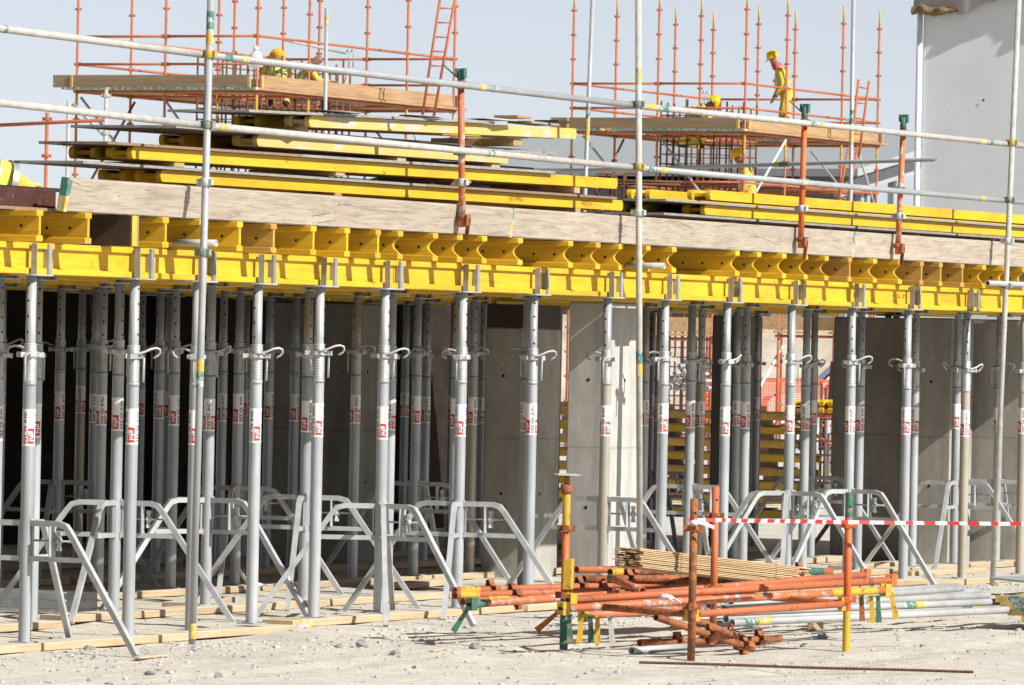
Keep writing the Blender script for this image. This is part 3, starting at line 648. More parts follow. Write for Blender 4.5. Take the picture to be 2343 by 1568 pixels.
tall_pole(2270,1330, 2333,-60, 'tall cream pole leaning right at the right end of the deck edge', 'tube_cement', (), ((3.87,'coupler_yellow'),(3.37,'coupler_green'),(3.01,'cast'),(2.62,'coupler_green')))
# short stub tubes poking out under the joists at the poles
for x, y, lab in ((495,557,'short stub tube poking out below the joists beside the leaning pole'), (1520,609,'short stub tube poking out below the joists beside the middle pole')):
    p = onT(x, y, -.40); b = MB(); b.pipe((0,0,0),(0,.32,0),.0242,.004,14); tag(b.build('stub_tube','tube_cement',None,(p.x,p.y,p.z)), lab, 'tube')
p = onT(2258,648,-.40); b = MB(); b.pipe((0,0,0),(3,0,.01),.0242,.004,14); tag(b.build('stub_tube','tube_grey',None,p), 'grey tube clamped to the right pole below the joists', 'tube')
def edge_post(xt, yt, xb, yb, label, fin):
    p1, p0 = onT(xt, yt, TR+.05), onT(xb, yb, TR+.05); d = p1-p0; o = thing('guard_post', label, 'post', p0, (0,0,0), 'orange guard posts on the deck edge')
    b = MB(); b.tube((0,0,0), d*.93, .0242, 16); b.build('post_tube', 'orange_bright' if fin == 'b' else 'orange_cement', o)
    b = MB(); b.lathe([(.027,0),(.027,.13)],14, tuple(d*.90)); b.build('green_sleeve','green_paint',o)
    e = d*1.0; b = MB(); b.obox(e+Vector((.0,-.03,0)),((1,0,0),(0,1,0),(0,0,1)),(.022,.008,.035)); b.obox(e+Vector((.03,.0,.0)),((1,0,0),(0,1,0),(0,0,1)),(.006,.03,.035)); b.obox(e+Vector((.0,.03,.005)),((1,0,0),(0,1,0),(0,0,1)),(.022,.006,.03)); b.build('head_bracket','green_paint',o)
    if fin != 'n': b = MB(); b.bar(e+Vector((0,.03,-.03)), e+Vector((-.02,.13,.06)), .035, .008); b.build('wedge','green_paint',o)
    b = MB(); b.lathe([(.030,-.02),(.040,-.015),(.040,.012),(.030,.02)],14,(0,0,.07)); b.obox((0,-.045,.05),((1,0,0),(0,1,0),(0,0,1)),(.03,.008,.04)); b.obox((.04,0,.05),((1,0,0),(0,1,0),(0,0,1)),(.008,.03,.03)); b.build('cup_bracket','rust_orange',o)
    b = MB(); b.bar((0,-.05,.06),(.03,-.02,-.09),.03,.007,(1,0,0)); b.build('tongue','rust_orange',o)
    for z, mm in ((p0.z+.32,'cast'),(3.40-.02,'coupler_green'),(3.86,'rust')): coupler(o, d*((z-p0.z)/d.z), mm, R(80))
    return o
edge_post(1054,168, 1057,520, 'orange guard post splashed with cement in front of the panel stack', 'c')
edge_post(1841,248, 1831,568, 'bright orange guard post with a green hooked head right of the middle pole', 'b')
edge_post(2067,272, 2053,582, 'bright orange guard post with a plain green head near the white wall', 'n'); 

# ================================================================ PANEL STACKS ON THE DECK
def lying_beam(parent, L, y0, z0, mat, axis='x', name='beam'):
    """H-beam lying on its side: two upright flanges 80 mm high with rounded ends, web between"""
    def rounded(b, ya, yb):
        n = 5; r = .034; prof = []
        for cx_, cz, a0 in ((L-r,.08-r,0),(r,.08-r,90),(r,r,180),(L-r,r,270)):
            for i in range(n+1): a = R(a0+90*i/n); prof.append((cx_+r*math.cos(a), cz+r*math.sin(a)))
        b.prism(prof, lambda p: (p[0], yb, p[1]), lambda p: (p[0], ya, p[1])); b.f = b.f
    out = []
    for nm, ya, yb in (('flange',0,.04),('flange',.16,.2)):
        b = MB(); rounded(b, ya, yb); out.append((nm, b))
    b = MB(); b.box(.05, L-.05, .0405, .1595, .0265, .0535); out.append(('web', b))
    e = bpy.data.objects.new(name, None)
    objs = []
    for i, (nm, b) in enumerate(out):
        if axis == 'y': b.v = [(-y, x, z) for x, y, z in b.v]
        o = b.build(nm if i else 'beam', mat, parent if i == 0 else objs[0], (0, y0, z0) if (i == 0 and axis == 'x') else ((-y0, 0, z0) if i == 0 else None)); objs.append(o)
    return objs[0]
def panel(label, s0, t0, z0, L, bs0, bs1, width, mat, plymat, tilt=0, ply_w=None, splits=(), extra=(), cap=None, nb=2, group='formwork panels stacked on the deck'):
    """z0 underside of beams; plywood runs s0..s0+L on top, beams bs0..bs1 under it"""
    o = thing('stacked_panel', label, 'formwork panel', (bs0, t0, z0), (0,-tilt,0), group)
    for k in range(nb): lying_beam(o, bs1-bs0, .02+k*(width-.22), 0, mat if k == 0 else 'yellow_x')
    cuts_ = [s0-bs0]+[c-bs0 for c in splits]+[s0+L-bs0]
    for i in range(len(cuts_)-1):
        b = MB(); b.box(cuts_[i]+.002, cuts_[i+1]-.002, -.02, (ply_w or width), .083, .101+.001*(i % 2)); b.build('plywood', plymat[i % len(plymat)], o)
    return o
def wblock(s, t, z, h, label, w=.14, d=.7):
    b = MB(); b.cbox(-w/2, w/2, 0, d, 0, h, .003); return tag(b.build('wood_block','block',None,(s, t, z)), label, 'wood block', 'wood blocks between the stacked panels')
TA = .16
a_ = panel('lowest panel of the left stack with its grey plywood tip jutting far left', .88, TA, 3.045, 8.35, 2.0, 9.43, .50, 'yellow_x', ('ply_edge','ply_edge_brown'), .003, splits=(5.9,))
stencil(a_, '4.50m', .075, 6.75, .0185, .040, 'stencil', True); stencil(a_, 'Pfeifer S20', .055, 5.5, .0185, .042, 'stencil', True)
panel('second panel from the bottom of the left stack, bright yellow beam', 1.2, TA, 3.183, 6.9, 1.6, 9.32, .50, 'yellow_x', ('ply_edge_brown','ply_edge'), .0066, splits=(3.95,))
panel('third panel of the left stack, set back and splashed with cement', 2.6, .42, 3.352, 5.9, 3.85, 7.9, .80, 'yellow_worn', ('ply_edge',), .006, ply_w=.8)
panel('top panel of the left stack with a cement-crusted pale beam', 3.42, .30, 3.508, 3.9, 4.4, 8.85, .62, 'yellow_worn', ('ply_edge',), .021)
panel('rear lowest panel hidden behind the front of the left stack', 4.5, .72, 3.091, 4.6, 4.6, 9.0, .6, 'yellow_x', ('ply_dark',), .003, nb=3)
panel('rear second panel hidden behind the front of the left stack', 4.3, .72, 3.257, 4.6, 4.4, 8.9, .6, 'yellow_x', ('ply_dark',), .005, nb=3)
panel('rear third panel hidden behind the cement-splashed panel', 6.4, 1.25, 3.442, 2.0, 6.5, 8.4, .6, 'yellow_x', ('ply_dark',), .006, nb=3)
for i, (x, y, z, h, lab) in enumerate([(420,365,3.15,.033,'left wood block under the bright yellow second panel'), (788,385,3.172,.04,'wood block under the middle of the second panel'), (1077,405,3.19,.04,'wood block under the second panel behind the cement-splashed post'), (1326,425,3.178,.055,'right wood block under the second panel end')]):
    wblock(onT(x, y, TA).x, TA+.03, z, h, lab)
for i, (x, y, z, h, t, lab) in enumerate([(925,348,3.315,.045,.44,'grey block below the cement-splashed third panel'), (1140,375,3.33,.05,.44,'dark block below the right end of the third panel'), (1190,318,3.51,.055,.34,'wood block under the right end of the top panel'), (700,300,3.46,.05,.4,'hidden wood block under the left part of the top panel')]):
    wblock(onT(x, y, t).x, t+.02, z, h, lab)
for i, s in enumerate((2.6, 4.6, 6.6, 8.6)): wblock(s, TA+.02, DKZ, 3.043+.003*(s-2)-DKZ, '%s timber bearer under the left panel stack' % ordn(i), .1)
for i, s in enumerate((4.9, 6.2, 7.4)):                                   # cement crust and scraps lying on the top panels
    b = MB(); rock(b, (0,0,0), .16, 40+i, .12); b.v = [(x*2.2, y, z*.35) for x, y, z in b.v]; tag(b.build('cement_crust','cement_white',None,(s,.36,3.508+.021*(s-4.4)+.115)), '%s flake of hardened cement on the top left panel' % ordn(i), 'cement crust', 'cement crusts on the panels')
for i, s in enumerate((4.3, 5.4, 6.9)):
    b = MB(); rock(b, (0,0,0), .14, 50+i, .12); b.v = [(x*2.4, y, z*.3) for x, y, z in b.v]; tag(b.build('cement_crust','cement_white',None,(s,.47,3.352+.006*(s-3.8)+.112)), '%s flake of hardened cement on the third panel' % ordn(i), 'cement crust', 'cement crusts on the panels')
for i, (x, y, m, L) in enumerate([(1247,282,'ply_edge',.5),(1290,283,'ply_dark',.22),(1200,279,'far_wood',.25)]):
    p = onT(x, y, .4); b = MB(); b.box(-L/2,L/2,0,.2,0,.018); tag(b.build('plywood_scrap',m,None,(p.x,.4,3.508+.021*(p.x-4.4)+.1015+.02*i)), ['grey','dark','brown'][i]+' plywood scrap lying on the end of the top panel', 'plywood')
b = MB(); b.box(0,2.4,0,.6,0,.018); p = onT(1130,342,.45); tag(b.build('plywood_scrap','ply_edge',None,(p.x-1.3,.45,3.475)), 'grey plywood strip jutting from the third panel at the right', 'plywood')
# right stack
panel('upper panel of the right stack with two rounded yellow beam ends', 10.35, TA, 3.205, 9.6, 11.1, 19.9, .75, 'yellow_x', ('ply_edge',), .0, nb=2)
o = bpy.data.objects['stacked_panel.007']
panel('lower panel of the right stack resting behind the toe board', 10.15, TA, 3.083, 9.8, 11.0, 19.8, .75, 'yellow_x', ('ply_edge',), .0, nb=2)
for ob in [c for c in o.children if c.name.startswith('plywood')]: bpy.data.objects.remove(ob)
b = MB(); b.box(10.1,19.8,TA-.03,TA+.8,3.055,3.074); tag(b.build('plywood_board','ply_edge',None), 'long grey plywood board under the right panel stack', 'plywood')
for i, s in enumerate((11.6, 13.6, 15.6, 17.4)): wblock(s, TA+.02, DKZ, 3.053-DKZ, '%s timber bearer under the right panel stack' % ordn(i), .1)
# upstand form at the far left
b = MB(); b.cbox(-3.4,.33,.02,.06,DKZ+.004,DKZ+.125,.004); tag(b.build('edge_form','ply_red',None), 'reddish brown stained edge form behind the toe board end', 'formwork')
b = MB(); b.box(-3.4,.95,.3,1.5,DKZ+.128,DKZ+.15); tag(b.build('plywood_board','ply_edge',None), 'weathered grey plywood lying at the far left behind the edge form', 'plywood')
for i in range(4): wblock(-2.6+i*1.0, .35, DKZ, .127, '%s bearer under the far left plywood' % ordn(i), .1)
# bent rebar hoops sticking up behind the left stack
for i, (x, y, t, w, h) in enumerate([(1362,480,1.6,.20,.30),(1395,478,1.4,.16,.28),(1425,480,1.2,.17,.30)]):
    p = onT(x, y, t); b = MB(); r = .05
    pts = [(0,0,-.2),(0,0,h-r)]+[(r-r*math.cos(a), 0, h-r+r*math.sin(a)) for a in (.5,1.0,1.57)]+[(w-r+r*math.sin(a), 0, h-r+r*math.cos(a)) for a in (0,.5,1.0,1.57)]+[(w,0,-.2)]
    b.path(pts,.011,8); tag(b.build('rebar_hoop','rebar',None,(p.x,p.y,max(p.z,DKZ+.2)),(0,0,-.5)), ['left','middle','right'][i]+' rusty rebar hoop standing behind the end of the left stack', 'rebar', 'rebar hoops')
p = onT(1375,414,1.5)
for i in range(5):
    b = MB(); b.path([(0,0,0),(.75,-.1,.0)],.010,8); tag(b.build('rebar_bar','rebar',None,(p.x-.2+.03*i,p.y+.03*i,p.z-.022*(i % 2)),(0,0,-.9+.05*i)), '%s rusty rebar rod lying above the hoops' % ordn(i), 'rebar', 'rebar rods behind the left stack')

# ================================================================ CONCRETE UNDER THE DECK
def column(s0, s1, t0, t1, label, m='concrete', top=2.36, ply=0):
    o = thing('concrete_column', label, 'column', (s0, t0, 0)); b = MB(); b.cbox(0, s1-s0, 0, t1-t0, -.05, top-ply, .012); b.build('shaft', m, o)
    for zz_ in (.75, 1.75):
        for f_ in (.5,):
            for nm_, c_, r_ in (('x', (-.0015, (t1-t0)*f_, zz_), (0,-math.pi/2,0)), ('y', ((s1-s0)*f_, -.0015, zz_), (math.pi/2,0,0))):
                b = MB(); b.lathe([(.0005,0),(.014,0),(.014,.001)],10); b.build('tie_hole','hole',o,c_,r_)
    if ply: b = MB(); b.box(.01, s1-s0-.01, .01, t1-t0-.01, top-ply, top); b.build('top_form','ply_dark',o)
    return o
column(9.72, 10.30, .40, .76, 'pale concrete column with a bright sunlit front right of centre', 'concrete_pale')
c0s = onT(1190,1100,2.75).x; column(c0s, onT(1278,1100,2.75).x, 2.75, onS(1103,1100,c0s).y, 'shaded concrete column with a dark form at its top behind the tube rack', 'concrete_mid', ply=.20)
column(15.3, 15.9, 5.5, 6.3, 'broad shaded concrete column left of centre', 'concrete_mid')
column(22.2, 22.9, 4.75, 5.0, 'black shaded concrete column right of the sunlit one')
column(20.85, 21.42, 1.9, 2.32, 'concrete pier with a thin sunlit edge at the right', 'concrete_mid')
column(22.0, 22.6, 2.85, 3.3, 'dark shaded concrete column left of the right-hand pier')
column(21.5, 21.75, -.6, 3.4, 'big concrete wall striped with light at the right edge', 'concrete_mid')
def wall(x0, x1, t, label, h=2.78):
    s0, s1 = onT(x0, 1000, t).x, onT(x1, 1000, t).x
    b = MB(); b.cbox(0, s1-s0, 0, .3, -.05, h, .01); tag(b.build('shade_wall','shade_black',None,(s0,t,0)), label, 'wall')  # the darkness of these walls is shade painted into their colour
wall(-60, 325, 10.3, 'wall coloured near-black for the deep shade under the deck at the far left'); wall(348, 566, 10.3, 'wall coloured near-black for the deep shade under the deck behind the leaning pole')
wall(588, 850, 10.3, 'wall coloured near-black for the deep shade under the deck left of the bright slit'); wall(915, 1095, 10.3, 'wall coloured near-black for the deep shade under the deck left of centre'); wall(1106, 1282, 10.3, 'wall coloured near-black for the deep shade under the deck behind the formed column')
column(-12.5, -12.2, .8, 12.4, 'unseen wall added beyond the left edge to keep side light from under the deck', top=2.78)  # out of view, added to block light entering from the left
column(7.9, 8.5, 6.3, 6.7, 'dark concrete column under the deck at the far left', ply=.18)
column(9.6, 10.2, 8.3, 8.7, 'dark concrete column deep under the deck behind the leftmost props')
column(12.4, 12.9, 8.3, 8.7, 'dark concrete column deep under the deck behind the white paper')

# steel walers lying under the deck at the left, crumpled paper
p = onZ(160,1409,.02)
for j, dx in enumerate((0, .30)):
    for k in range(3):
        b = MB()
        for z0 in (0,.052): b.box(0,.05,0,2.2,z0,z0+.005)
        b.box(0,.005,0,2.2,.005,.052); b.box(.02,.024,.03,2.2,.005,.052)
        tag(b.build('steel_waler','galv_frame',None,(p.x+dx-.1,p.y-dx*.35,.012+k*.059)), ['lowest','middle','topmost'][k]+' grey steel waler of the '+['nearer','farther'][j]+' pile under the left props', 'steel channel', 'steel walers under the deck')
p = onZ(548,1366,.0); rnd = random.Random(2); b = MB(); n = 9
b.add([(i*.03-.06*(j/n), (j-n/2)*.016+rnd.uniform(-.008,.008), max(.01,.17*math.exp(-i*.42)+rnd.uniform(-.012,.02))) for j in range(n) for i in range(n)], [(j*n+i, j*n+i+1, (j+1)*n+i+1, (j+1)*n+i) for j in range(n-1) for i in range(n-1)])
b2 = MB(); b2.v = b.v+[(x, y, z+.004) for x, y, z in b.v]; m = len(b.v); b2.f = b.f+[tuple(q+m for q in reversed(fc)) for fc in b.f]; b2.sm = [False]*len(b2.f); b2.mi = [0]*len(b2.f)
tag(b2.build('crumpled_paper','white_label',None,(p.x,p.y,gz(p.x,p.y)+.05),(0,0,-1.2)), 'crumpled white paper sheet on the ground behind the third front prop', 'paper')

# ================================================================ RACK OF SCAFFOLD TUBES IN THE FOREGROUND
def cup(b, c, r=.036, open_=True):
    c = Vector(c); b.lathe([(.026,-.02),(r,-.018),(r+.004,.012),(r-.002,.02)],14,tuple(c))
    for a in (.4, 2.0, 3.5, 5.1):
        d = Vector((math.cos(a), math.sin(a), 0)); e = Vector((-d.y, d.x, 0)); b.obox(c+d*(r+.012), (d,e,(0,0,1)), (.014,.016,.022))
def vbrackets(b, base, ax, r=.0242):
    """V-pressed brackets welded round a tube running along ax"""
    ax = Vector(ax).normalized(); u = ax.orthogonal().normalized(); w = ax.cross(u)
    for k in range(4):
        a = k*math.pi/2+.6; d = u*math.cos(a)+w*math.sin(a); e = ax.cross(d)
        for sg in (-1,1):
            b.obox(Vector(base)+d*(r+.018)+e*sg*.016, (d*.9+e*sg*-.35, (d*.35*sg+e*.9).normalized(), ax), (.024,.004,.025))
        b.obox(Vector(base)+d*(r+.04), (e, d, ax), (.016,.004,.025))
rp = {'a': Vector((2.11,-3.70,0)), 'b': onZ(1935,1490,0), 'c': onZ(1289,1484,0)+Vector((-.35,-.16,0)), 'd': Vector((4.97,-2.60,0))}
for k in rp: rp[k].z = gz(rp[k].x, rp[k].y)-.01
rp['c'] = onT(1289,1480,-2.45); rp['c'].z = 0
rack = thing('tube_rack', 'low scaffold rack of four orange posts holding loose tubes on the sand', 'rack', tuple(rp['a']))
O = rp['a']
def rk(p): return Vector(p)-O
for k, mt, h in (('a','rust_orange',1.05),('b','orange_bright',1.07),('c','orange_bright',.86),('d','orange',1.06)):
    q = rk(rp[k]); b = MB(); b.tube(q, q+Vector((0,0,h)), .0255, 18); po = b.build('post', mt, rack)
    for zc in (.36, .86 if k != 'c' else .80): b = MB(); cup(b, q+Vector((0,0,zc))); b.build('cup_joint', 'rust_orange' if k != 'b' else 'orange_bright', po)
    b = MB(); m = 8; d = Vector((CAM[0]-rp[k].x, CAM[1]-rp[k].y, 0)).normalized(); e = Vector((-d.y, d.x, 0)); c0 = q+Vector((0,0,h-.09))+d*.0262-e*.010*-1
    b.add([c0+e*(.008*math.cos(2*math.pi*i/m))+Vector((0,0,.008*math.sin(2*math.pi*i/m))) for i in range(m)], [tuple(range(m))]); b.build('pin_hole','hole',po)
q = rk(rp['b']); markband(rack, q+Vector((0,0,.14)), (0,0,1), .0262, .28, 'yellow_paint', 'yellow_band'); markband(rack, q+Vector((0,0,.99)), (0,0,1), .0262, .17, 'green_paint', 'green_band')
q = rk(rp['c']); markband(rack, q+Vector((0,0,.19)), (0,0,1), .0275, .38, 'green_paint', 'green_band'); markband(rack, q+Vector((0,0,.92)), (0,0,1), .0265, .20, 'yellow_paint', 'yellow_band')
b = MB(); b.tube(q+Vector((0,0,.8)), q+Vector((0,0,1.03)), .0262, 16); b.build('yellow_spigot','yellow_paint',rack)
b = MB(); b.lathe([(.034,1.03),(.038,1.045),(.036,1.085),(.026,1.09)],12,tuple(q)); b.build('jack_nut','rust',rack)
b = MB(); b.tube(q+Vector((0,0,1.09)), q+Vector((0,0,1.15)), .019, 12); b.build('jack_screw','rust',rack)
b = MB(); b.obox(q+Vector((0,0,1.155)), ((.8,.6,.02),(-.6,.8,.0),(0,0,1)), (.075,.075,.004)); b.build('jack_plate','tube_cement',rack)
b = MB(); b.obox(q+Vector((-.01,-.03,.50)), ((1,.2,0),(-.2,1,0),(.05,0,1)), (.04,.026,.10)); b.build('yellow_cover','yellow_paint',rack)
def ledger_in(pa, pb, za, zb, m, nm='ledger'):
    A, B = rk(rp[pa])+Vector((0,0,za)), rk(rp[pb])+Vector((0,0,zb)); d = (B-A).normalized(); b = MB(); b.tube(A+d*.07, B-d*.07, .0235, 16); o = b.build(nm, m, rack)
    for P_, sg in ((A,1),(B,-1)):
        b = MB(); b.obox(P_+d*sg*.06, (d, d.cross(Vector((0,0,1))), (0,0,1)), (.03,.012,.045)); b.build('ledger_blade','yellow_paint',o)
ledger_in('a','b',.31,.33,'orange'); ledger_in('a','c',.31,.30,'rust_orange'); ledger_in('b','d',.33,.33,'orange'); ledger_in('c','d',.30,.30,'orange')
def tube_k(x0, y0, k0, x1, y1, k1, name, label, m, ends='blade', marks=(), r=.0262, cat='tube', group='loose scaffold tubes on the rack', brackets=(), endmat=('yellow_paint','orange')):
    A, B = atK(x0, y0, k0), atK(x1, y1, k1); d = B-A; o = thing(name, label, cat, tuple(A), (0,0,0), group)
    b = MB(); b.pipe((0,0,0), d, r, .0038, 16); b.build('tube', m, o); dn = d.normalized()
    for f0, ln, mm in marks: markband(o, d*f0, d, r+.0012, ln, mm)
    for f0 in brackets:
        b = MB(); vbrackets(b, d*f0, d, r); b.build('vee_brackets','rust_orange',o)
    if ends == 'blade':
        for q, sg, em in ((Vector((0,0,0)),-1,endmat[0]), (d,1,endmat[1])):
            sd = dn.cross(Vector((0,0,1))).normalized(); b = MB()
            b.obox(q+dn*sg*.028+sd*.022, (dn, sd, (0,0,1)), (.032,.005,.042)); b.obox(q+dn*sg*.028-sd*.022, (dn, sd, (0,0,1)), (.032,.005,.042)); b.obox(q+dn*sg*.05, (dn, sd, (0,0,1)), (.006,.026,.040)); b.build('end_blade', em, o)
            b = MB(); b.obox(q+dn*sg*.0575, (dn, sd, (0,0,1)), (.002,.014,.010)); b.build('blade_slot','hole',o)
    return o
def wedge(x, y, k, m, label, a=0, L=.18):
    p = atK(x, y, k); o = thing('loose_wedge', label, 'wedge', tuple(p), (0,0,0), 'wedges hanging from the tube ends')
    R_ = Vector((SU,-CU,0)); dr = (Vector((0,0,-1))*math.cos(a)+R_*math.sin(a)); sd = dr.cross(Vector((CU,SU,0)))
    prof = [(-.013,0),(.013,0),(.021,L),(-.021,L)]; F_ = Vector((CU,SU,0))*.003
    b = MB(); b.prism(prof, lambda q: sd*q[0]+dr*q[1]-F_, lambda q: sd*q[0]+dr*q[1]+F_); b.f = [tuple(reversed(f_)) for f_ in b.f]; b.build('blade', m, o)
    b = MB(); b.obox((0,0,0), (sd,(CU,SU,0),dr), (.018,.02,.006)); b.build('hook', m, o)
# the long ledgers lying across the front of the rack
tube_k(1312,1372,351, 2033,1328,330, 'scaffold_ledger', 'upper orange ledger lying across the front of the rack with a square blade end', 'orange', endmat=('yellow_paint','orange_bright'))
tube_k(1295,1392,352, 2020,1350,331, 'scaffold_ledger', 'orange to yellow ledger just below the top one on the rack', 'orange_cement', marks=((.80,.0,'yellow_paint'),(.90,.50,'yellow_paint')), endmat=('yellow_paint','yellow_paint'))
tube_k(1420,1363,338, 1975,1315,318, 'scaffold_ledger', 'faded orange ledger behind the two front ledgers on the rack', 'orange_far', endmat=('rust','orange'))
tube_k(1085,1382,344, 1400,1360,334, 'scaffold_ledger', 'ledger crusted with grey cement and a green blade end', 'orange_cement', marks=((.04,.09,'green_paint'),), endmat=('green_paint','rust'))
tube_k(1340,1408,347, 1560,1395,338, 'scaffold_ledger', 'short cement-splashed ledger hung with coloured wedges', 'orange_cement', endmat=('yellow_paint','rust'))
# standards with open ends sticking out to the left
tube_k(1040,1352,336, 1700,1330,318, 'scaffold_standard', 'orange standard with a yellow open end sticking out to the left', 'orange_far', None, marks=((.045,.20,'yellow_paint'),), brackets=(.12,.42,.72), cat='tube')
tube_k(1040,1362,338, 1680,1345,320, 'scaffold_standard', 'orange standard under the yellow-ended one', 'orange', None, marks=((.045,.20,'yellow_paint'),), brackets=(.20,.52), cat='tube')
tube_k(1058,1376,342, 1690,1352,322, 'scaffold_standard', 'orange standard with a green and yellow open end', 'orange_far', None, marks=((.03,.10,'green_paint'),(.12,.22,'yellow_paint')), brackets=(.19,.60), cat='tube')
tube_k(1318,1303,318, 1900,1308,300, 'scaffold_standard', 'orange standard lying at the back of the rack with a green right end', 'orange', None, marks=((.93,.22,'green_paint'),), brackets=(.2,.87), cat='tube')
tube_k(1335,1325,328, 1740,1322,318, 'scaffold_standard', 'rust coloured standard in the middle of the rack pile', 'rust_orange', None, brackets=(.25,.8), cat='tube')
tube_k(1395,1322,333, 1470,1352,338, 'scaffold_standard', 'short pale orange standard with a green end lying askew on the pile', 'orange_cement', None, marks=((.08,.06,'green_paint'),), cat='tube')
tube_k(1395,1310,322, 1545,1306,318, 'scaffold_standard', 'short yellow-ended standard under the slat bundle', 'rust_orange', None, marks=((.1,.14,'yellow_paint'),), brackets=(.3,), cat='tube')
# tubes lying on the sand under the rack
def onground_tube(x0, y0, x1, y1, name, label, m, z0=.026, z1=.026, brackets=(), cat='tube'):
    A, B = onZ(x0, y0, z0), onZ(x1, y1, z1); d = B-A; A.z += .004; o = thing(name, label, cat, tuple(A), (0,0,0), 'tubes lying on the sand'); b = MB(); b.pipe((0,0,0), d, .0242, .0038, 16); b.build('tube', m, o)
    for f0 in brackets: b = MB(); vbrackets(b, d*f0, d); b.build('vee_brackets','rust_orange',o)
onground_tube(1462,1472, 1785,1463, 'scaffold_standard', 'rusty brown standard lying on the sand under the rack', 'rust', brackets=(.27,.85))
onground_tube(1444,1490, 1575,1481, 'scrap_pipe', 'short pale grey pipe lying on the sand left of the rusty post', 'pipe_white')
onground_tube(1500,1413, 1722,1486, 'scaffold_standard', 'rusty standard sloping down from the rack to the sand', 'rust', .26, .03, brackets=(.55,.9))
onground_tube(1585,1418, 1700,1465, 'scaffold_standard', 'second rusty standard sloping behind the first one', 'rust_orange', .24, .06, brackets=(.75,))
for x, y, k, m, lab, a in ((1070,1393,344,'green_paint','green wedge hanging at the left green blade end',-.55), (1275,1402,350,'rust_orange','rusty wedge pointing left beside the rack leg',-.85), (1302,1408,351,'green_paint','green flecked wedge left of the green rack leg',.05), (1330,1408,351,'yellow_paint','yellow wedge right of the green rack leg',-.06),
        (1350,1408,350,'green_paint','green and rust wedge, third hanging from the left',.05), (1367,1410,350,'yellow_paint','yellow wedge, fourth hanging from the left',.0), (1395,1412,349,'tube_cement','pale rusty wedge at the end of the hanging row',.12),
        (1970,1362,331,'rust','blackened wedge hanging right of the orange post',.05), (1992,1365,331,'yellow_paint','yellow wedge hanging second right of the orange post',.10), (2008,1365,331,'green_paint','green worn wedge hanging near the right ledger ends',.05), (2038,1358,330,'yellow_paint','long yellow wedge slanting at the right ledger end',.22)):
    wedge(x, y, k, m, lab, a)
for x, y, k in ((1300,1388,352),(1345,1378,351),(1372,1372,350)):
    pass
# glove
p = atK(1525,1368,349.5); b = MB(); b.path([(-.05,0,0),(-.02,0,.008),(.02,0,.004),(.05,.0,-.008)],[.014,.019,.018,.012],10)
for j in range(4): b.path([(.045,-.012+.008*j,-.006),(.075,-.012+.008*j,-.018),(.095,-.012+.008*j,-.032)],[.007,.007,.004],8)
b.path([(.0,-.014,-.004),(.025,-.026,-.012),(.045,-.028,-.02)],[.008,.007,.004],8)
tag(b.build('work_glove','cotton',None,p,(0,0,R(-64))), 'white knitted work glove lying on the orange ledgers', 'glove')
# bundle of thin wooden slats
A, B = atK(1437,1278,333), atK(1825,1322,316); d = (B-A); dn = d.normalized(); sd = dn.cross(Vector((0,0,1))).normalized(); upv = sd.cross(dn)
bun = thing('slat_bundle', 'bundle of thin brown wooden slats tied with wire lying on the rack', 'slat bundle', tuple(A)); rnd = random.Random(4)
for r_ in range(11):
    for c_ in range(5):
        L = d.length*rnd.uniform(.93,1.03); off = rnd.uniform(-.05,.05); b = MB(); b.cbox(0, L, -.02, .02, -.004, .004, .001)
        o = b.build('slat','slat',bun); X = dn; Mx = Matrix.Identity(4)
        tw = rnd.uniform(-.03,.03); uu = (upv+sd*tw).normalized(); ss = uu.cross(X)*1.0
        for i_, ax in enumerate((X, ss, uu)):
            for j_ in range(3): Mx[j_][i_] = ax[j_]
        pos = dn*off+sd*((c_-2)*.043+rnd.uniform(-.006,.006))+upv*((r_-4.5)*.0125+rnd.uniform(-.002,.002)); Mx.translation = pos; o.matrix_local = Mx
for f0 in (.22,.78):
    b = MB(); c = d*f0; w_, h_ = .112,.075; b.path([c+sd*w_+upv*h_, c-sd*w_+upv*h_, c-sd*w_-upv*h_, c+sd*w_-upv*h_, c+sd*w_+upv*h_],.0018,6); b.build('tie_wire','rust',bun)
# barrier tape: twisted red and white strip
pts = [(1570,1189,356),(1600,1190.5,355.5),(1640,1190,355),(1700,1191.5,352),(1760,1192,350),(1830,1193,347),(1932,1195,343.5),(2030,1196,343),(2130,1197,342.5),(2240,1198,342),(2345,1199,341),(2420,1200,340)]
P3 = [atK(*q) for q in pts]; P3[6] = P3[6]; dense = []
for i in range(len(P3)-1):
    for j in range(12): dense.append(P3[i].lerp(P3[i+1], j/12))
acc = 0; b = MB(); V = []; F = []; mi = []
for i, p in enumerate(dense):
    if i: acc += (p-dense[i-1]).length
    ph = acc*1.1+.5; wv = Vector((.25*math.sin(ph*3), .25*math.cos(ph*2), 1)).normalized()*.0125; V += [p+wv, p-wv]
acc = 0
for i in range(len(dense)-1):
    acc += (dense[i+1]-dense[i]).length; F.append((2*i, 2*i+1, 2*i+3, 2*i+2)); mi.append(int(acc/.075) % 2)
b.v = [tuple(v) for v in V]; b.f = F; b.sm = [False]*len(F); b.mi = mi
tp = b.build('barrier_tape', ['tape_red','tape_white'], None); tp.modifiers.new('thickness','SOLIDIFY').thickness = .0006; tag(tp, 'red and white striped barrier tape stretched from the rusty post to the right', 'tape')
p = atK(1576,1190,357); b = MB(); b.lathe([(.0275,-.016),(.0285,0),(.0275,.016)],14); b.build('knot_wrap','tape_white',tp,rp['a']+Vector((0,0,.895)))
b = MB(); q0 = atK(1588,1192,358); q1 = atK(1612,1198,358); q2 = atK(1634,1207,358)
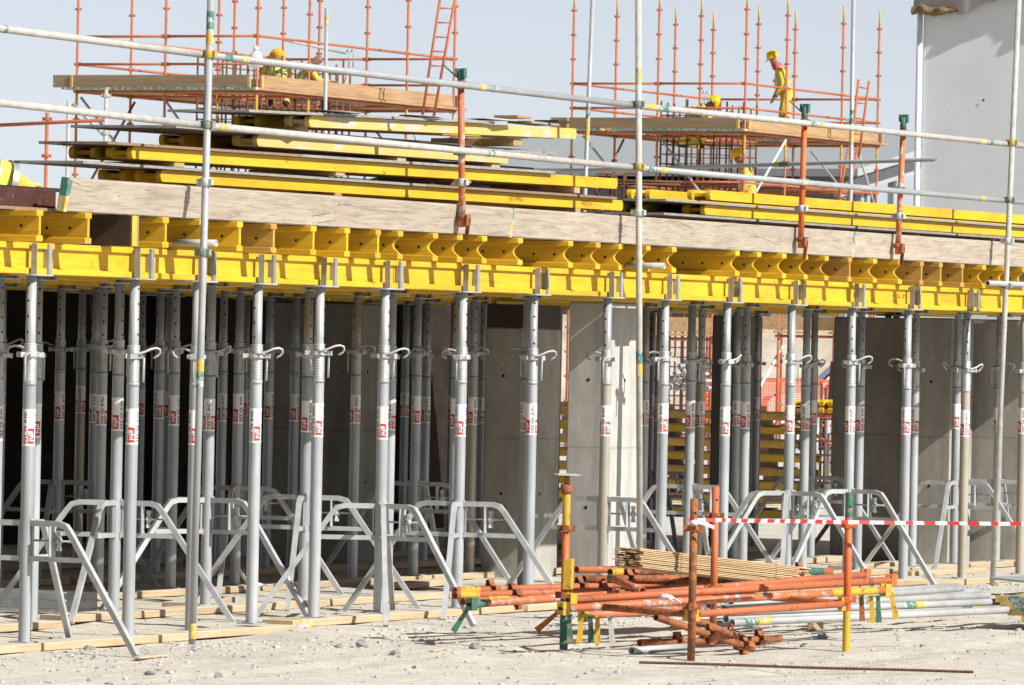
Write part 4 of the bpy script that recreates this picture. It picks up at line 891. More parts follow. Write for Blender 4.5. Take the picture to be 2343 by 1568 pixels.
for a0, a1 in ((q0,q1),(q1,q2)):
    b.add([a0+Vector((0,0,.012)), a0-Vector((0,0,.012)), a1-Vector((0,0,.013)), a1+Vector((0,0,.011))], [(0,1,2,3)])
o = b.build('loose_end','tape_white',tp); o.modifiers.new('thickness','SOLIDIFY').thickness = .0006
# reinforcing bar on the sand in front, with ribs
A, B = onZ(1462,1517,.012), onZ(2226,1539,.012); d = B-A; n = 170; b = MB(); pts = []; rs = []
for i in range(n+1):
    f_ = i/n; q = d*f_; q.z += .008*f_*(1-f_)*math.sin(f_*9) + .004; pts.append(q); rs.append(.008 if i % 2 else .0098)
b.path(pts, rs, 8, True, False); tag(b.build('rebar_bar','rebar',None,A), 'long ribbed rusty reinforcing bar lying on the sand in front of everything', 'rebar')

# ---------------------------------------------------------------- white pipes, sheet and painted boards at the right
pipes = [(1674,1425,2420,1390,.030,.05,'lowest front'), (1660,1416,2420,1379,.033,.055,'second'), (1665,1402,2400,1372,.09,.10,'third'), (1655,1392,2260,1362,.095,.10,'fourth'), (1620,1384,2240,1352,.06,.06,'fifth'), (1672,1385,2200,1346,.11,.11,'highest'), (1610,1376,2190,1342,.05,.05,'rearmost')]
for x0, y0, x1, y1, z0, z1, nm in pipes:
    A, B = onZ(x0, y0, z0+.09), onZ(x1, y1, z1+.09)
    if (B-A).length > 6.2: B = A+(B-A).normalized()*6.2
    d = B-A; o = thing('galvanised_pipe', '%s long white-grey pipe of the bundle on the ground at the right' % nm, 'pipe', tuple(A), (0,0,0), 'white pipes stacked on the sand'); b = MB(); b.pipe((0,0,0), d, .0265, .004, 16); b.build('tube','pipe_white',o)
    f0 = {'third':.54,'fourth':.5,'highest':.62,'second':.7}.get(nm, .05); markband(o, d*f0, d, .0278, .16, 'mark_green'); markband(o, d*(f0+.035), d, .0278, .16, 'mark_yellow')
p = onZ(2262,1350,.05); b = MB(); b.cbox(0,1.6,-1.1,0,0,.02,.003); o = b.build('plywood_sheet','steel_far',None,(p.x,p.y,.14),(R(3),0,R(-8))); tag(o, 'dark grey sheet lying over the pipes at the right edge', 'sheet')
b = MB(); b.box(-.06,.06,-.05,.05,0,.09); p = onZ(2123,1337,0); tag(b.build('brick_chunk','stone',None,(p.x,p.y,0),(.1,.2,.4)), 'grey chunk of block standing behind the white pipes', 'block')
k = 0
for lv in range(4):
    for j in range(3):
        p = onZ(2272,1437,0); b = MB(); L = 1.8; b.cbox(0, .22, -L, 0, 0, .045, .004); o = b.build('painted_board','plank_y',None,(p.x+.25*j+(.03 if lv % 2 else 0), p.y+(.0,-.05,.03)[j]-(.05*(3-lv) if lv else .22), .02+lv*.0465+.03)); tag(o, '%s board in the %s layer of the painted pile at the right edge' % (ordn(j), ['bottom','second','third','top'][lv]), 'board', 'painted boards piled at the right edge')
        b = MB(); b.box(-.002,.222,-.10,.002,-.0006,.0462); b.build('painted_end','mark_yellow',o); b = MB(); b.box(-.002,.222,-.20,-.10,-.0006,.0462); b.build('painted_end','mark_green',o)

# ================================================================ ORANGE SCAFFOLD TOWERS BEHIND THE DECK
def tower(s0, t0, bays_s, bays_t, zp, label, ztop, low=True):
    o = thing('scaffold_tower', label, 'scaffold', (s0, t0, 0), (0,0,0), 'orange scaffold towers')
    S_ = [0]; T_ = [0]
    for v in bays_s: S_.append(S_[-1]+v)
    for v in bays_t: T_.append(T_[-1]+v)
    cupm = MB(); z = .5
    zz = zp-math.floor(zp/.5)*.5
    while zz < ztop-.3:
        if zz > .2: cup(cupm, (0,0,zz), .034)
        zz += .5
    cupme = cupm.mesh('cup_joints','orange_far')
    b = MB(); b.tube((0,0,0),(0,0,ztop-.33),.0242,10); st = b.mesh('standard','orange_far')
    b = MB(); b.tube((0,0,ztop-.33),(0,0,ztop),.019,10); sp = b.mesh('spigot','yellow_paint')
    b = MB(); b.tube((0,0,0),(0,0,.35),.0255,10,cap=False); yb = b.mesh('yellow_band','yellow_paint')
    for i, x in enumerate(S_):
        for j, y in enumerate(T_):
            q = link('standard', st, o, (x, y, 0)); link('cup_joints', cupme, q); link('spigot', sp, q)
            if (i+j) % 2 == 0 or j == 0: link('yellow_band', yb, q, (0,0,zp-.42))
    def led(xa, ya, xb, yb_, zl, m='orange_far'):
        b = MB(); b.tube((xa,ya,zl),(xb,yb_,zl),.0235,8); q = b.build('ledger', m, o)
        d = Vector((xb-xa,yb_-ya,0)).normalized(); b = MB()
        for p_, sg in ((Vector((xa,ya,zl)),1),(Vector((xb,yb_,zl)),-1)): b.obox(p_+d*sg*.055, (d, d.cross(Vector((0,0,1))), (0,0,1)), (.03,.014,.035))
        b.build('ledger_ends','yellow_paint',q)
    nS, nT = len(S_), len(T_)
    for zl in (zp+1.0, zp+.5):
        for i in range(nS-1): led(S_[i],0,S_[i+1],0,zl); led(S_[i],T_[-1],S_[i+1],T_[-1],zl)
        for j in range(nT-1): led(0,T_[j],0,T_[j+1],zl); led(S_[-1],T_[j],S_[-1],T_[j+1],zl)
    for zl in ((zp, zp-1.0, zp-3.0, zp-5.0) if low else (zp,)):
        for j in range(nT):
            for i in range(nS-1):
                if zl == zp or j != 1: led(S_[i],T_[j],S_[i+1],T_[j],zl)
        for i in range(nS):
            for j in range(nT-1): led(S_[i],T_[j],S_[i],T_[j+1],zl)
    # deck boards (run along X), painted ends
    def board(x0, x1, y, z):
        b = MB(); b.box(x0,x1,y,y+.222,z,z+.04); q = b.build('deck_board','far_wood',o)
        for mm, a0, a1 in (('mark_green',-.002,.09),('mark_yellow',.09,.2)):
            b = MB(); b.box(x0+a0,x0+a1,y-.001,y+.223,z-.001,z+.041); b.build('painted_end',mm,q)
    W = T_[-1]
    for k in range(4): board(-.35, S_[-1]+.35, -.12+.228*k, zp+.03); board(-.35, S_[-1]+.35, W+.12-.228*(k+1), zp+.03)
    nmid = int((W-1.6)/.228)
    for k in range(nmid): board(-.3, S_[1]-.1, .80+.228*k, zp+.03); board(S_[2]+.1, S_[3]+.3, .80+.228*k, zp+.03)
    # toe boards on edge
    def toe(p0, p1, m):
        b = MB(); d = Vector(p1)-Vector(p0); b.bar(p0, p1, .04, .225); q = b.build('toe_board', m, o)
        e = d.normalized(); b = MB(); b.bar(Vector(p0)-e*.002, Vector(p0)+e*.05, .042, .227); b.build('painted_end','mark_yellow',q); b = MB(); b.bar(Vector(p1)-e*.05, Vector(p1)+e*.002, .042, .227); b.build('painted_end','mark_green',q)
    zt = zp+.19
    toe((.05,-.06,zt),(S_[-1]-.2,-.06,zt),'far_wood'); toe((-.06,.1,zt),(-.06,T_[-1]+.45,zt),'far_wood_y')
    toe((-.1,W+.06,zt),(S_[-1]-.6,W+.06,zt),'far_wood'); toe((S_[-1]+.06,-.1,zt),(S_[-1]+.06,W+.4,zt),'far_wood_y'); toe((S_[1]-.05,.55,zt+.02),(S_[1]-.05,W-.3,zt+.02),'far_wood_y')
    return o, S_, T_
def brace(o, org, p0, p1, m='tube_grey'):
    b = MB(); b.tube(Vector(p0)-org, Vector(p1)-org, .0242, 10); return b.build('brace', m, o)
ZP = 6.5
twL, SL, TLc = tower(62.92, 31.81, (2.0,4.0,2.0), (1.87,1.82), ZP, 'left orange scaffold tower with a timber platform above the panel stack', 9.6)
twR, SR, TRc = tower(80.02, 29.70, (2.12,3.0,2.0), (1.94,1.92), ZP-.03, 'right orange scaffold tower with yellow-tipped standards and workers', 9.35)
for tw, sgn in ((twL,1),(twR,1)):
    org = Vector(tw.location)
    brace(tw, org, org+Vector((0,3.6,ZP-.1)), org+Vector((0,1.9,ZP-2.0))); brace(tw, org, org+Vector((2.0,3.6,ZP-.1)), org+Vector((0,3.6,ZP-2.0)), 'rust'); brace(tw, org, org+Vector((0,1.9,ZP-.1)), org+Vector((0,.0,ZP-2.4)))
    brace(tw, org, org+Vector((6,0,ZP-.1)), org+Vector((8,0,ZP-2.4))); brace(tw, org, org+Vector((8,1.9,ZP-.1)), org+Vector((8,0,ZP-2.2)))
org = Vector(twR.location); brace(twR, org, atK(1729,440,115), atK(1797,321,114), 'trim_white')
brace(twL, Vector(twL.location), atK(650,92,126), atK(790,122,122), 'pipe_white')
def hooks(tw, x, y, k):
    A = atK(x, y, k)-Vector(tw.location); b = MB(); rt_ = Vector((SU,-CU,0))
    for dx in (-.06, .02): b.path([A+rt_*dx, A+rt_*(dx+.03)+Vector((0,0,.06)), A+rt_*(dx+.06), A+rt_*(dx+.045)+Vector((0,0,-.28))],.012,6)
    q = b.build('lanyard_hooks','cast',tw); b = MB(); b.path([A+Vector((0,0,-.25)), A+rt_*-.1+Vector((0,0,-.6)), A+rt_*-.38+Vector((0,0,-1.05))],.014,6); b.build('lanyard','mesh_orange',q)
hooks(twL, 800, 120, 123); hooks(twR, 1612, 215, 110)
def ladder(x0a, y0a, x1a, y1a, x0b, y0b, x1b, y1b, k, label, nr, m='orange_far'):
    A0, A1, B0, B1 = atK(x0a,y0a,k), atK(x1a,y1a,k), atK(x0b,y0b,k), atK(x1b,y1b,k)
    o = thing('ladder', label, 'ladder', tuple(A0)); b = MB(); b.tube((0,0,0), A1-A0, .026, 10); b.build('stile', m, o); b = MB(); b.tube(B0-A0, B1-A0, .026, 10); b.build('stile', m, o)
    for i in range(nr):
        f0 = (i+.5)/nr; b = MB(); b.tube((A1-A0)*f0, (B0-A0).lerp(B1-A0, f0), .014, 8); b.build('rung', m, o)
ladder(966,266, 1011,-30, 992,268, 1046,-30, 124, 'orange ladder leaning at the right end of the left tower', 9)
ladder(1945,360, 1964,182, 1964,360, 1988,186, 110, 'wooden ladder at the right end of the right tower', 5, 'orange_far'); ladder(1914,470, 1942,335, 1936,472, 1962,335, 110, 'lower ladder below the right tower platform', 4, 'orange_far')
# rebar cages of the columns being formed inside the towers
def cage(o_s, o_t, ws, wt, z0, z1, label, nb=(6,4)):
    o = thing('rebar_cage', label, 'rebar cage', (o_s, o_t, z0), (0,0,0), 'column rebar cages'); rnd = random.Random(int(o_s)); k = 0; pts = []
    for i in range(nb[0]): pts += [(ws*i/(nb[0]-1), 0), (ws*i/(nb[0]-1), wt)]
    for j in range(1, nb[1]-1): pts += [(0, wt*j/(nb[1]-1)), (ws, wt*j/(nb[1]-1))]
    for x, y in pts:
        h = z1-z0+rnd.uniform(-.12,.1); b = MB(); b.tube((x,y,0),(x+rnd.uniform(-.02,.02),y,h),.02,7); b.build('vertical_bar','rebar',o)
    z = .1
    while z < z1-z0-.15:
        b = MB(); b.path([(0,0,z),(ws,0,z),(ws,wt,z),(0,wt,z),(0,0,z)],.009,5); b.build('hoop','rebar',o); z += .2
    return o
cage(65.1, 32.9, 3.6, 1.3, 3.2, 7.28, 'rusty rebar cage sticking up through the left tower platform', (14,6))
cage(81.9, 31.2, 2.2, 1.2, .0, 7.2, 'rusty rebar cage running down inside the right tower', (8,5))
# bay of orange tubes left of the left tower, and lone grey poles behind the stack
o = thing('scaffold_bay', 'small orange scaffold bay standing at the far left behind the panels', 'scaffold', tuple(atK(108,262,180)*Vector((1,1,0)) if False else (atK(108,262,180).x, atK(108,262,180).y, 0)))
O2 = Vector(o.location)
for x, y, k, m in ((108,258,180,'orange_far'),(157,232,180,'tube_cement'),(243,205,182,'tube_cement'),(-30,262,180,'orange_far')):
    q = atK(x,y,k)-O2; b = MB(); b.tube((q.x,q.y,0),(q.x,q.y,q.z),.0242,12); w_ = b.build('standard',m,o); b = MB(); cup(b,(q.x,q.y,q.z-.55)); cup(b,(q.x,q.y,q.z-.08)); b.build('cup_joints',m,w_)
b = MB(); b.tube(atK(-40,289,180)-O2, atK(240,275,182)-O2, .0235, 10); b.build('ledger','orange_far',o)
b = MB(); b.tube(atK(166,238,178)-O2, atK(240,312,178)-O2, .0235, 10); b.build('brace','tube_grey',o)
def far_pole(x0, y0, x1, y1, k, label, m='tube_grey', marks=()):
    A, B = atK(x0,y0,k), atK(x1,y1,k); d = A-B; B2 = B-d*((B.z-0)/d.z); d = A-B2; b = MB(); b.tube((0,0,0), d, .0242, 12); o = b.build('scaffold_pole', m, None, B2); tag(o, label, 'pole', 'grey poles behind the deck')
    for z, L, mm in marks: markband(o, d*(z/d.z), d, .0256, L, mm)
    return o
far_pole(747,20,744,255,185,'free-standing grey pole rising behind the left stack', 'tube_grey', ((6.0,.12,'mark_yellow'),))
far_pole(1357,-40,1341,365,205,'grey pole right of the left stack, tilted slightly right', 'tube_grey', ((4.65,.15,'mark_green'),(4.45,.25,'mark_yellow')))
far_pole(1953,-40,1945,470,205,'grey pole between the bright orange posts at the right', 'tube_grey', ((4.65,.15,'mark_green'),(4.45,.22,'mark_yellow')))
A, B = atK(1284,393,193), atK(2140,365,211); d = B-A; b = MB(); b.pipe((0,0,0), d, .0242, .004, 12); o = b.build('guard_rail','tube_grey',None,A); tag(o, 'grey guard rail linking the two far poles behind the deck', 'guard rail')
markband(o, d*.615, d, .030, .22, 'green_paint', 'sleeve_coupler'); markband(o, d*.60, d, .0305, .10, 'yellow_paint', 'sleeve_coupler')

# ================================================================ WHITE WALL, SHED, EARTH BANK, YARD BEYOND THE DECK
q = atK(2104,400,194); wl = thing('white_wall', 'tall smooth white wall with torn membrane at the top right', 'wall', (q.x, q.y, 0))
b = MB(); b.cbox(0,.25,-6,0,0,7.05,.03); b.build('wall_panel','wall_white',wl)
b = MB(); b.tube((-.02,.03,0),(-.02,.03,6.62),.035,12); b.build('corner_trim','trim_white',wl)
rnd = random.Random(8); nb_, mb_ = 34, 10; b = MB(); V = []
for j in range(mb_):
    for i in range(nb_):
        y = .08-i*.085; lo = 6.05+.10*noise.noise((i*.17,0,3))+.06*noise.noise((i*.8,4,1))+(.012*i if i > 8 else 0); z = 7.3+(lo-7.3)*j/(mb_-1)
        x = -.06-.14*math.sin(math.pi*min(1,j/(mb_-1)*1.05))-.07*noise.noise((i*.35,j*.5,2))-(.06 if j == mb_-1 else 0); V.append((x,y,z+.03*noise.noise((i*.6,j*.4,7))))
b.add(V, [(j*nb_+i, j*nb_+i+1, (j+1)*nb_+i+1, (j+1)*nb_+i) for j in range(mb_-1) for i in range(nb_-1)], True)
o = b.build('torn_membrane','membrane',wl); o.modifiers.new('thick','SOLIDIFY').thickness = .02
b = MB(); V = []; nn = 18
for i in range(nn):
    y = .08-i*.034; zc = 6.06+.07*noise.noise((i*.17,0,3)); hh = (.05+.06*abs(noise.noise((i*.31,1,3))))*(1-.85*sm(8,17,i))
    for k in range(8): a = 2*math.pi*k/8; V.append((-.15+.05*math.cos(a)+.02*math.sin(i), y, zc+hh*math.sin(a)))
b.add(V, [(i*8+k, i*8+(k+1) % 8, (i+1)*8+(k+1) % 8, (i+1)*8+k) for i in range(nn-1) for k in range(8)], True); b.build('foam_edge','foam_brown',wl)
b = MB(); b.lathe([(.001,0),(.014,.0),(.014,.004)],8); p = onS(2250,230,q.x)-Vector((q.x,q.y,0)); b.build('fixing_hole','hole',wl,(p.x-.012,p.y,p.z),(0,-math.pi/2,0))
# distant steel shed
A = atK(1950,470,70); sh = thing('steel_shed', 'distant grey steel shed with a sloping roof beside the white wall', 'building', (A.x, A.y, 0))
B = atK(2180,470,68)-Vector((A.x,A.y,0)); dr = Vector((B.x,B.y,0)).normalized(); L = Vector((B.x,B.y,0)).length; bk = Vector((-dr.y,dr.x,0))
if bk.dot(Vector((CU,SU,0))) < 0: bk = -bk
def shp(l, h, d_=0): return dr*l+bk*d_+Vector((0,0,h))
z0_, z1_ = atK(1950,388,70).z, atK(2098,338,69).z; zs = (z1_-z0_)/(L*148/230)
b = MB(); b.prism([(0,0),(L,0),(L,z0_+zs*L-.6),(0,z0_-.6)], lambda p: shp(p[0],p[1],3), lambda p: shp(p[0],p[1],20)); b.build('back_wall','shed_dark',sh)
b = MB(); b.prism([(-.6,z0_-.25),(L,z0_+zs*L-.2),(L,z0_+zs*L+.1),(-.6,z0_)], lambda p: shp(p[0],p[1],-.5), lambda p: shp(p[0],p[1],20)); b.build('roof','steel_far',sh)
b = MB(); b.prism([(-.2,z0_-.9),(L,z0_+zs*L-.95),(L,z0_+zs*L-.45),(-.2,z0_-.45)], lambda p: shp(p[0],p[1],.3), lambda p: shp(p[0],p[1],.6)); b.build('rafter','steel_far',sh)
for f0 in (.17,.30,.36,.62): b = MB(); b.bar(shp(L*f0,0,.9), shp(L*f0,z0_+zs*L*f0-.9,.9), .22, .25, (1,0,0)); b.build('stanchion','steel_far',sh)
for l_ in (1.6,3.0): b = MB(); b.bar(shp(0,l_+1.2,1.5), shp(L,l_+1.2,1.5), .1, .12); b.build('sheeting_rail','steel_far',sh)
# earth bank that closes the yard behind the deck
b = MB(); n1, n2 = 120, 12; V = []; ca, sa = math.cos(R(-66)), math.sin(R(-66)); Cc = Vector((CAM[0]+175*CU, CAM[1]+175*SU, 0)); e1, e2 = Vector((SU,-CU,0)), Vector((CU,SU,0))
for j in range(n2):
    for i in range(n1):
        p = Cc+e1*((i/(n1-1)-.5)*160)+e2*(j*1.2); z = 3.0*sm(0,7,j)-.05+.35*noise.noise((i*.4,j*.6,1))*sm(0,3,j); V.append((p.x,p.y,z))
b.add(V, [(j*n1+i, j*n1+i+1, (j+1)*n1+i+1, (j+1)*n1+i) for j in range(n2-1) for i in range(n1-1)], False); struct(b.build('earth_bank','sandstone',None))
# stack of yellow panels in the yard, seen between the props
base = atK(1790,1160,190)
yz = .02
for i in range(8):
    o = thing('stacked_panel', 'yellow formwork panel, %s from the ground in the sunlit yard stack' % ordn(i), 'formwork panel', (base.x+random.uniform(-.05,.05), base.y-.1+random.uniform(-.25,.2), yz), (0,0,R(90)+random.uniform(-.02,.02)), 'formwork panels stacked in the yard')
    worn = 'yellow_x' if i in (0,1,2,4,6) else 'joist_old'
    for k in range(2): lying_beam(o, 3.6, .02+k*.4-.6, 0, worn)
    b = MB(); b.box(-.2 if i % 3 else .3,3.7,-.62,.1,.083,.102); b.build('plywood','ply_edge_brown',o); yz += .104
    for k, f0 in enumerate((.45,1.7,2.9)):
        b = MB(); b.box(f0+.1*(i % 2),f0+.12+.1*(i % 2),-.58,.0,.103,.165); b.build('spacer_block','block',o)
    yz += .063
# second heap of beam ends, tube bundle, sheet, netting, vehicle, low scaffold
p = atK(1895,925,175)
for r_ in range(2):
    for c_ in range(7):
        o = thing('timber_beam', 'yellow beam end, %s in the %s layer of the small yard pile' % (ordn(c_), ['lower','upper'][r_]), 'beam', (p.x+.0, p.y-.45+.13*c_, p.z-.12+.09*r_), (0,0,0), 'beam ends piled in the yard'); lying_beam(o, 2.5, 0, 0, 'yellow_x')
tb = thing('beam_trestle', 'orange steel trestle carrying the small pile of yellow beams in the yard', 'trestle', (p.x, p.y, 0))
for dx, dy in ((.1,-.5),(.1,.6),(2.2,-.5),(2.2,.6)): b = MB(); b.tube((dx,dy,0),(dx,dy,p.z-.18),.03,8); b.build('leg','orange',tb)
for dx in (.1,2.2): b = MB(); b.tube((dx,-.55,p.z-.15),(dx,.65,p.z-.15),.03,8); b.build('bearer','orange',tb)
b = MB(); b.tube((.1,.6,p.z-.2),(.1,-.5,p.z-.8),.025,8); b.build('strut','orange',tb)
p = atK(1560,895,190); tbun = thing('tube_bundle', 'bundle of galvanised tubes with ring ends on top of the yard stack', 'tube bundle', tuple(p)); rnd = random.Random(6)
for r_ in range(4):
    for c_ in range(6-r_):
        b = MB(); y = -.33+.1*c_+.05*r_; z = .04+.085*r_; L = 1.4; b.pipe((rnd.uniform(-.08,.08),y,z),(L,y,z),.024,.004,10); b.lathe([(.024,-.006),(.044,-.006),(.044,.006),(.024,.006)],8,(0,0,0)); 
        m = len(b.v)-32; x0 = rnd.uniform(-.05,.0)
        b.v[m:] = [(x0+vz, y+vx, z+vy) for vx, vy, vz in b.v[m:]]; b.build('tube','galv',tbun)
p = atK(1915,920,150); b = MB(); b.cbox(-.02,.02,-.45,.15,0,.62,.004); tag(b.build('leaning_sheet','steel_far' if False else 'ply_dark',None,(p.x,p.y,p.z),(0,.12,0)), 'dark sheet propped up in the yard beyond the props', 'sheet')
p = atK(1915,1090,165); cg = cage(p.x, p.y-.6, .5, 1.0, 0, 1.5, 'rebar cage standing in the yard right of the yellow stack', (4,6))
for i in range(6):
    b = MB(); b.tube((0,0,0),(0,0,1.0+.1*(i % 3)),.03,10); tag(b.build('steel_tube','galv',None,(p.x-1.2+.05*(i%2),p.y-.5+.17*i,0),(.03*(i-2),.05,0)), '%s upright grey tube leaning before the yard rebar cage' % ordn(i), 'tube', 'grey tubes in the yard')
# orange plastic netting
A, B = atK(1600,900,122), atK(2000,900,116); d = Vector((B.x-A.x,B.y-A.y,0)); L = d.length; dn = d.normalized(); net = thing('safety_net', 'orange plastic safety netting hung in the yard', 'netting', (A.x,A.y,0)); b = MB(); rnd = random.Random(9)
i = 0
while i*.07 < L:
    x = i*.07; q = dn*x; b.bar(q+Vector((0,0,.75)), q+Vector((0,0,1.52+.03*math.sin(x*2))), .012, .004, dn); i += 1
for z in [.75+.045*k for k in range(18)]:
    for j in range(int(L/.8)):
        b.bar(dn*(j*.8)+Vector((0,0,z+.02*math.sin(j))), dn*((j+1)*.8)+Vector((0,0,z+.02*math.sin(j+1))), .004, .016)
o = b.build('strands','mesh_orange',net); o['kind'] = 'stuff'
for x in (.1, L*.33, L*.66, L-.1): b = MB(); b.tube(dn*x, dn*x+Vector((0,0,1.6)), .025, 8); b.build('stake','orange_far',net)
# white van beyond the netting
p = atK(1745,1030,108); van = thing('white_van', 'white van parked in the yard behind the orange netting', 'van', (p.x, p.y, 0), (0,0,R(-62)))
prof = [(0,.45),(0,1.0),(.12,1.12),(.95,1.25),(1.75,2.0),(2.1,2.08),(4.9,2.08),(5.05,1.9),(5.05,.45)]
b = MB(); b.prism(prof, lambda q: (q[0],-.95,q[1]), lambda q: (q[0],.95,q[1])); b.f = [tuple(reversed(f_)) for f_ in b.f]; b.build('body','car_white',van)
for sg in (-1,1):
    b = MB(); b.prism([(1.15,1.3),(1.78,1.9),(2.3,1.9),(2.3,1.3)], lambda q: (q[0],sg*.956,q[1]), lambda q: (q[0],sg*.952,q[1])); b.build('side_window','glass_dark',van)
    for x in (.95,4.1):
        b = MB(); b.tube((x,sg*.98,.36),(x,sg*.74,.36),.36,18); w_ = b.build('wheel','rubber_tyre',van); b = MB(); b.tube((x,sg*.985,.36),(x,sg*.96,.36),.2,14); b.build('rim','galv',w_)
    b = MB(); b.obox((-.01,sg*.7,.85),((1,0,0),(0,1,0),(0,0,1)),(.03,.16,.09)); b.build('headlight','galv',van)
b = MB(); b.add([(.98,-.85,1.29),(.98,.85,1.29),(1.72,.8,1.985),(1.72,-.8,1.985)],[(0,1,2,3)]); b.v = [(x-.015,y,z+.015) for x,y,z in b.v]; o = b.build('windscreen','glass_dark',van); o.modifiers.new('t','SOLIDIFY').thickness = .01
# low orange scaffold with toe boards in the yard
for nm, xs_, k, yb0, yb1, lab in (('r',(1778,1905,1990),135,742,742,'low orange scaffold with toe boards in the yard right of the black column'), ('l',(1500,1625),150,745,745,'low orange scaffold with a toe board in the yard beside the sunlit column'), ('f',(575,700),110,745,745,'orange scaffold posts glimpsed far behind the left props'), ('g',(340,300),112,745,745,'orange scaffold post glimpsed through the slit behind the left props'), ('h',(862,898),118,745,745,'orange scaffold posts glimpsed through the slit left of centre')):
    P_ = [atK(x, 900, k) for x in xs_]; o = thing('yard_scaffold', lab, 'scaffold', (P_[0].x, P_[0].y, 0), (0,0,0), 'low scaffolds in the yard'); O3 = Vector(o.location)
    ztb = atK(xs_[0], yb0, k).z
    for q in P_:
        b = MB(); b.tube((q.x-O3.x,q.y-O3.y,0),(q.x-O3.x,q.y-O3.y,ztb+.5),.0242,10); w_ = b.build('standard','orange_far',o); b = MB()
        for j in range(6): cup(b,(q.x-O3.x,q.y-O3.y,ztb-.2-.5*j))
        b.build('cup_joints','orange_far',w_)
    for i in range(len(P_)-1):
        a_, c_ = Vector((P_[i].x-O3.x,P_[i].y-O3.y,0)), Vector((P_[i+1].x-O3.x,P_[i+1].y-O3.y,0)); e = (c_-a_).normalized()
        for z in (ztb-.2, ztb-1.7): b = MB(); b.tube(a_+Vector((0,0,z)), c_+Vector((0,0,z)), .0235, 8); b.build('ledger','orange_far',o)
        b = MB(); b.bar(a_-e*.3+Vector((0,0,ztb+.02)), c_+e*.3+Vector((0,0,ztb+.02)), .04, .225); b.build('toe_board','far_wood',o)
        b = MB(); b.bar(a_-e*.3+Vector((0,0,ztb-.13)), c_+e*.3+Vector((0,0,ztb-.13)), .22, .04); w_ = b.build('deck_board','far_wood',o); b = MB(); b.bar(a_-e*.301+Vector((0,0,ztb-.13)), a_-e*.1+Vector((0,0,ztb-.13)), .222, .042); b.build('painted_end','mark_yellow',w_)
    if nm == 'r': b = MB(); b.tube(atK(1735,890,136)-O3, atK(1790,792,134)-O3, .0242, 10); b.build('brace','trim_white',o); b = MB(); b.tube(atK(1905,795,133)-O3, atK(1950,880,133)-O3, .0242, 10); b.build('brace','tube_grey',o)

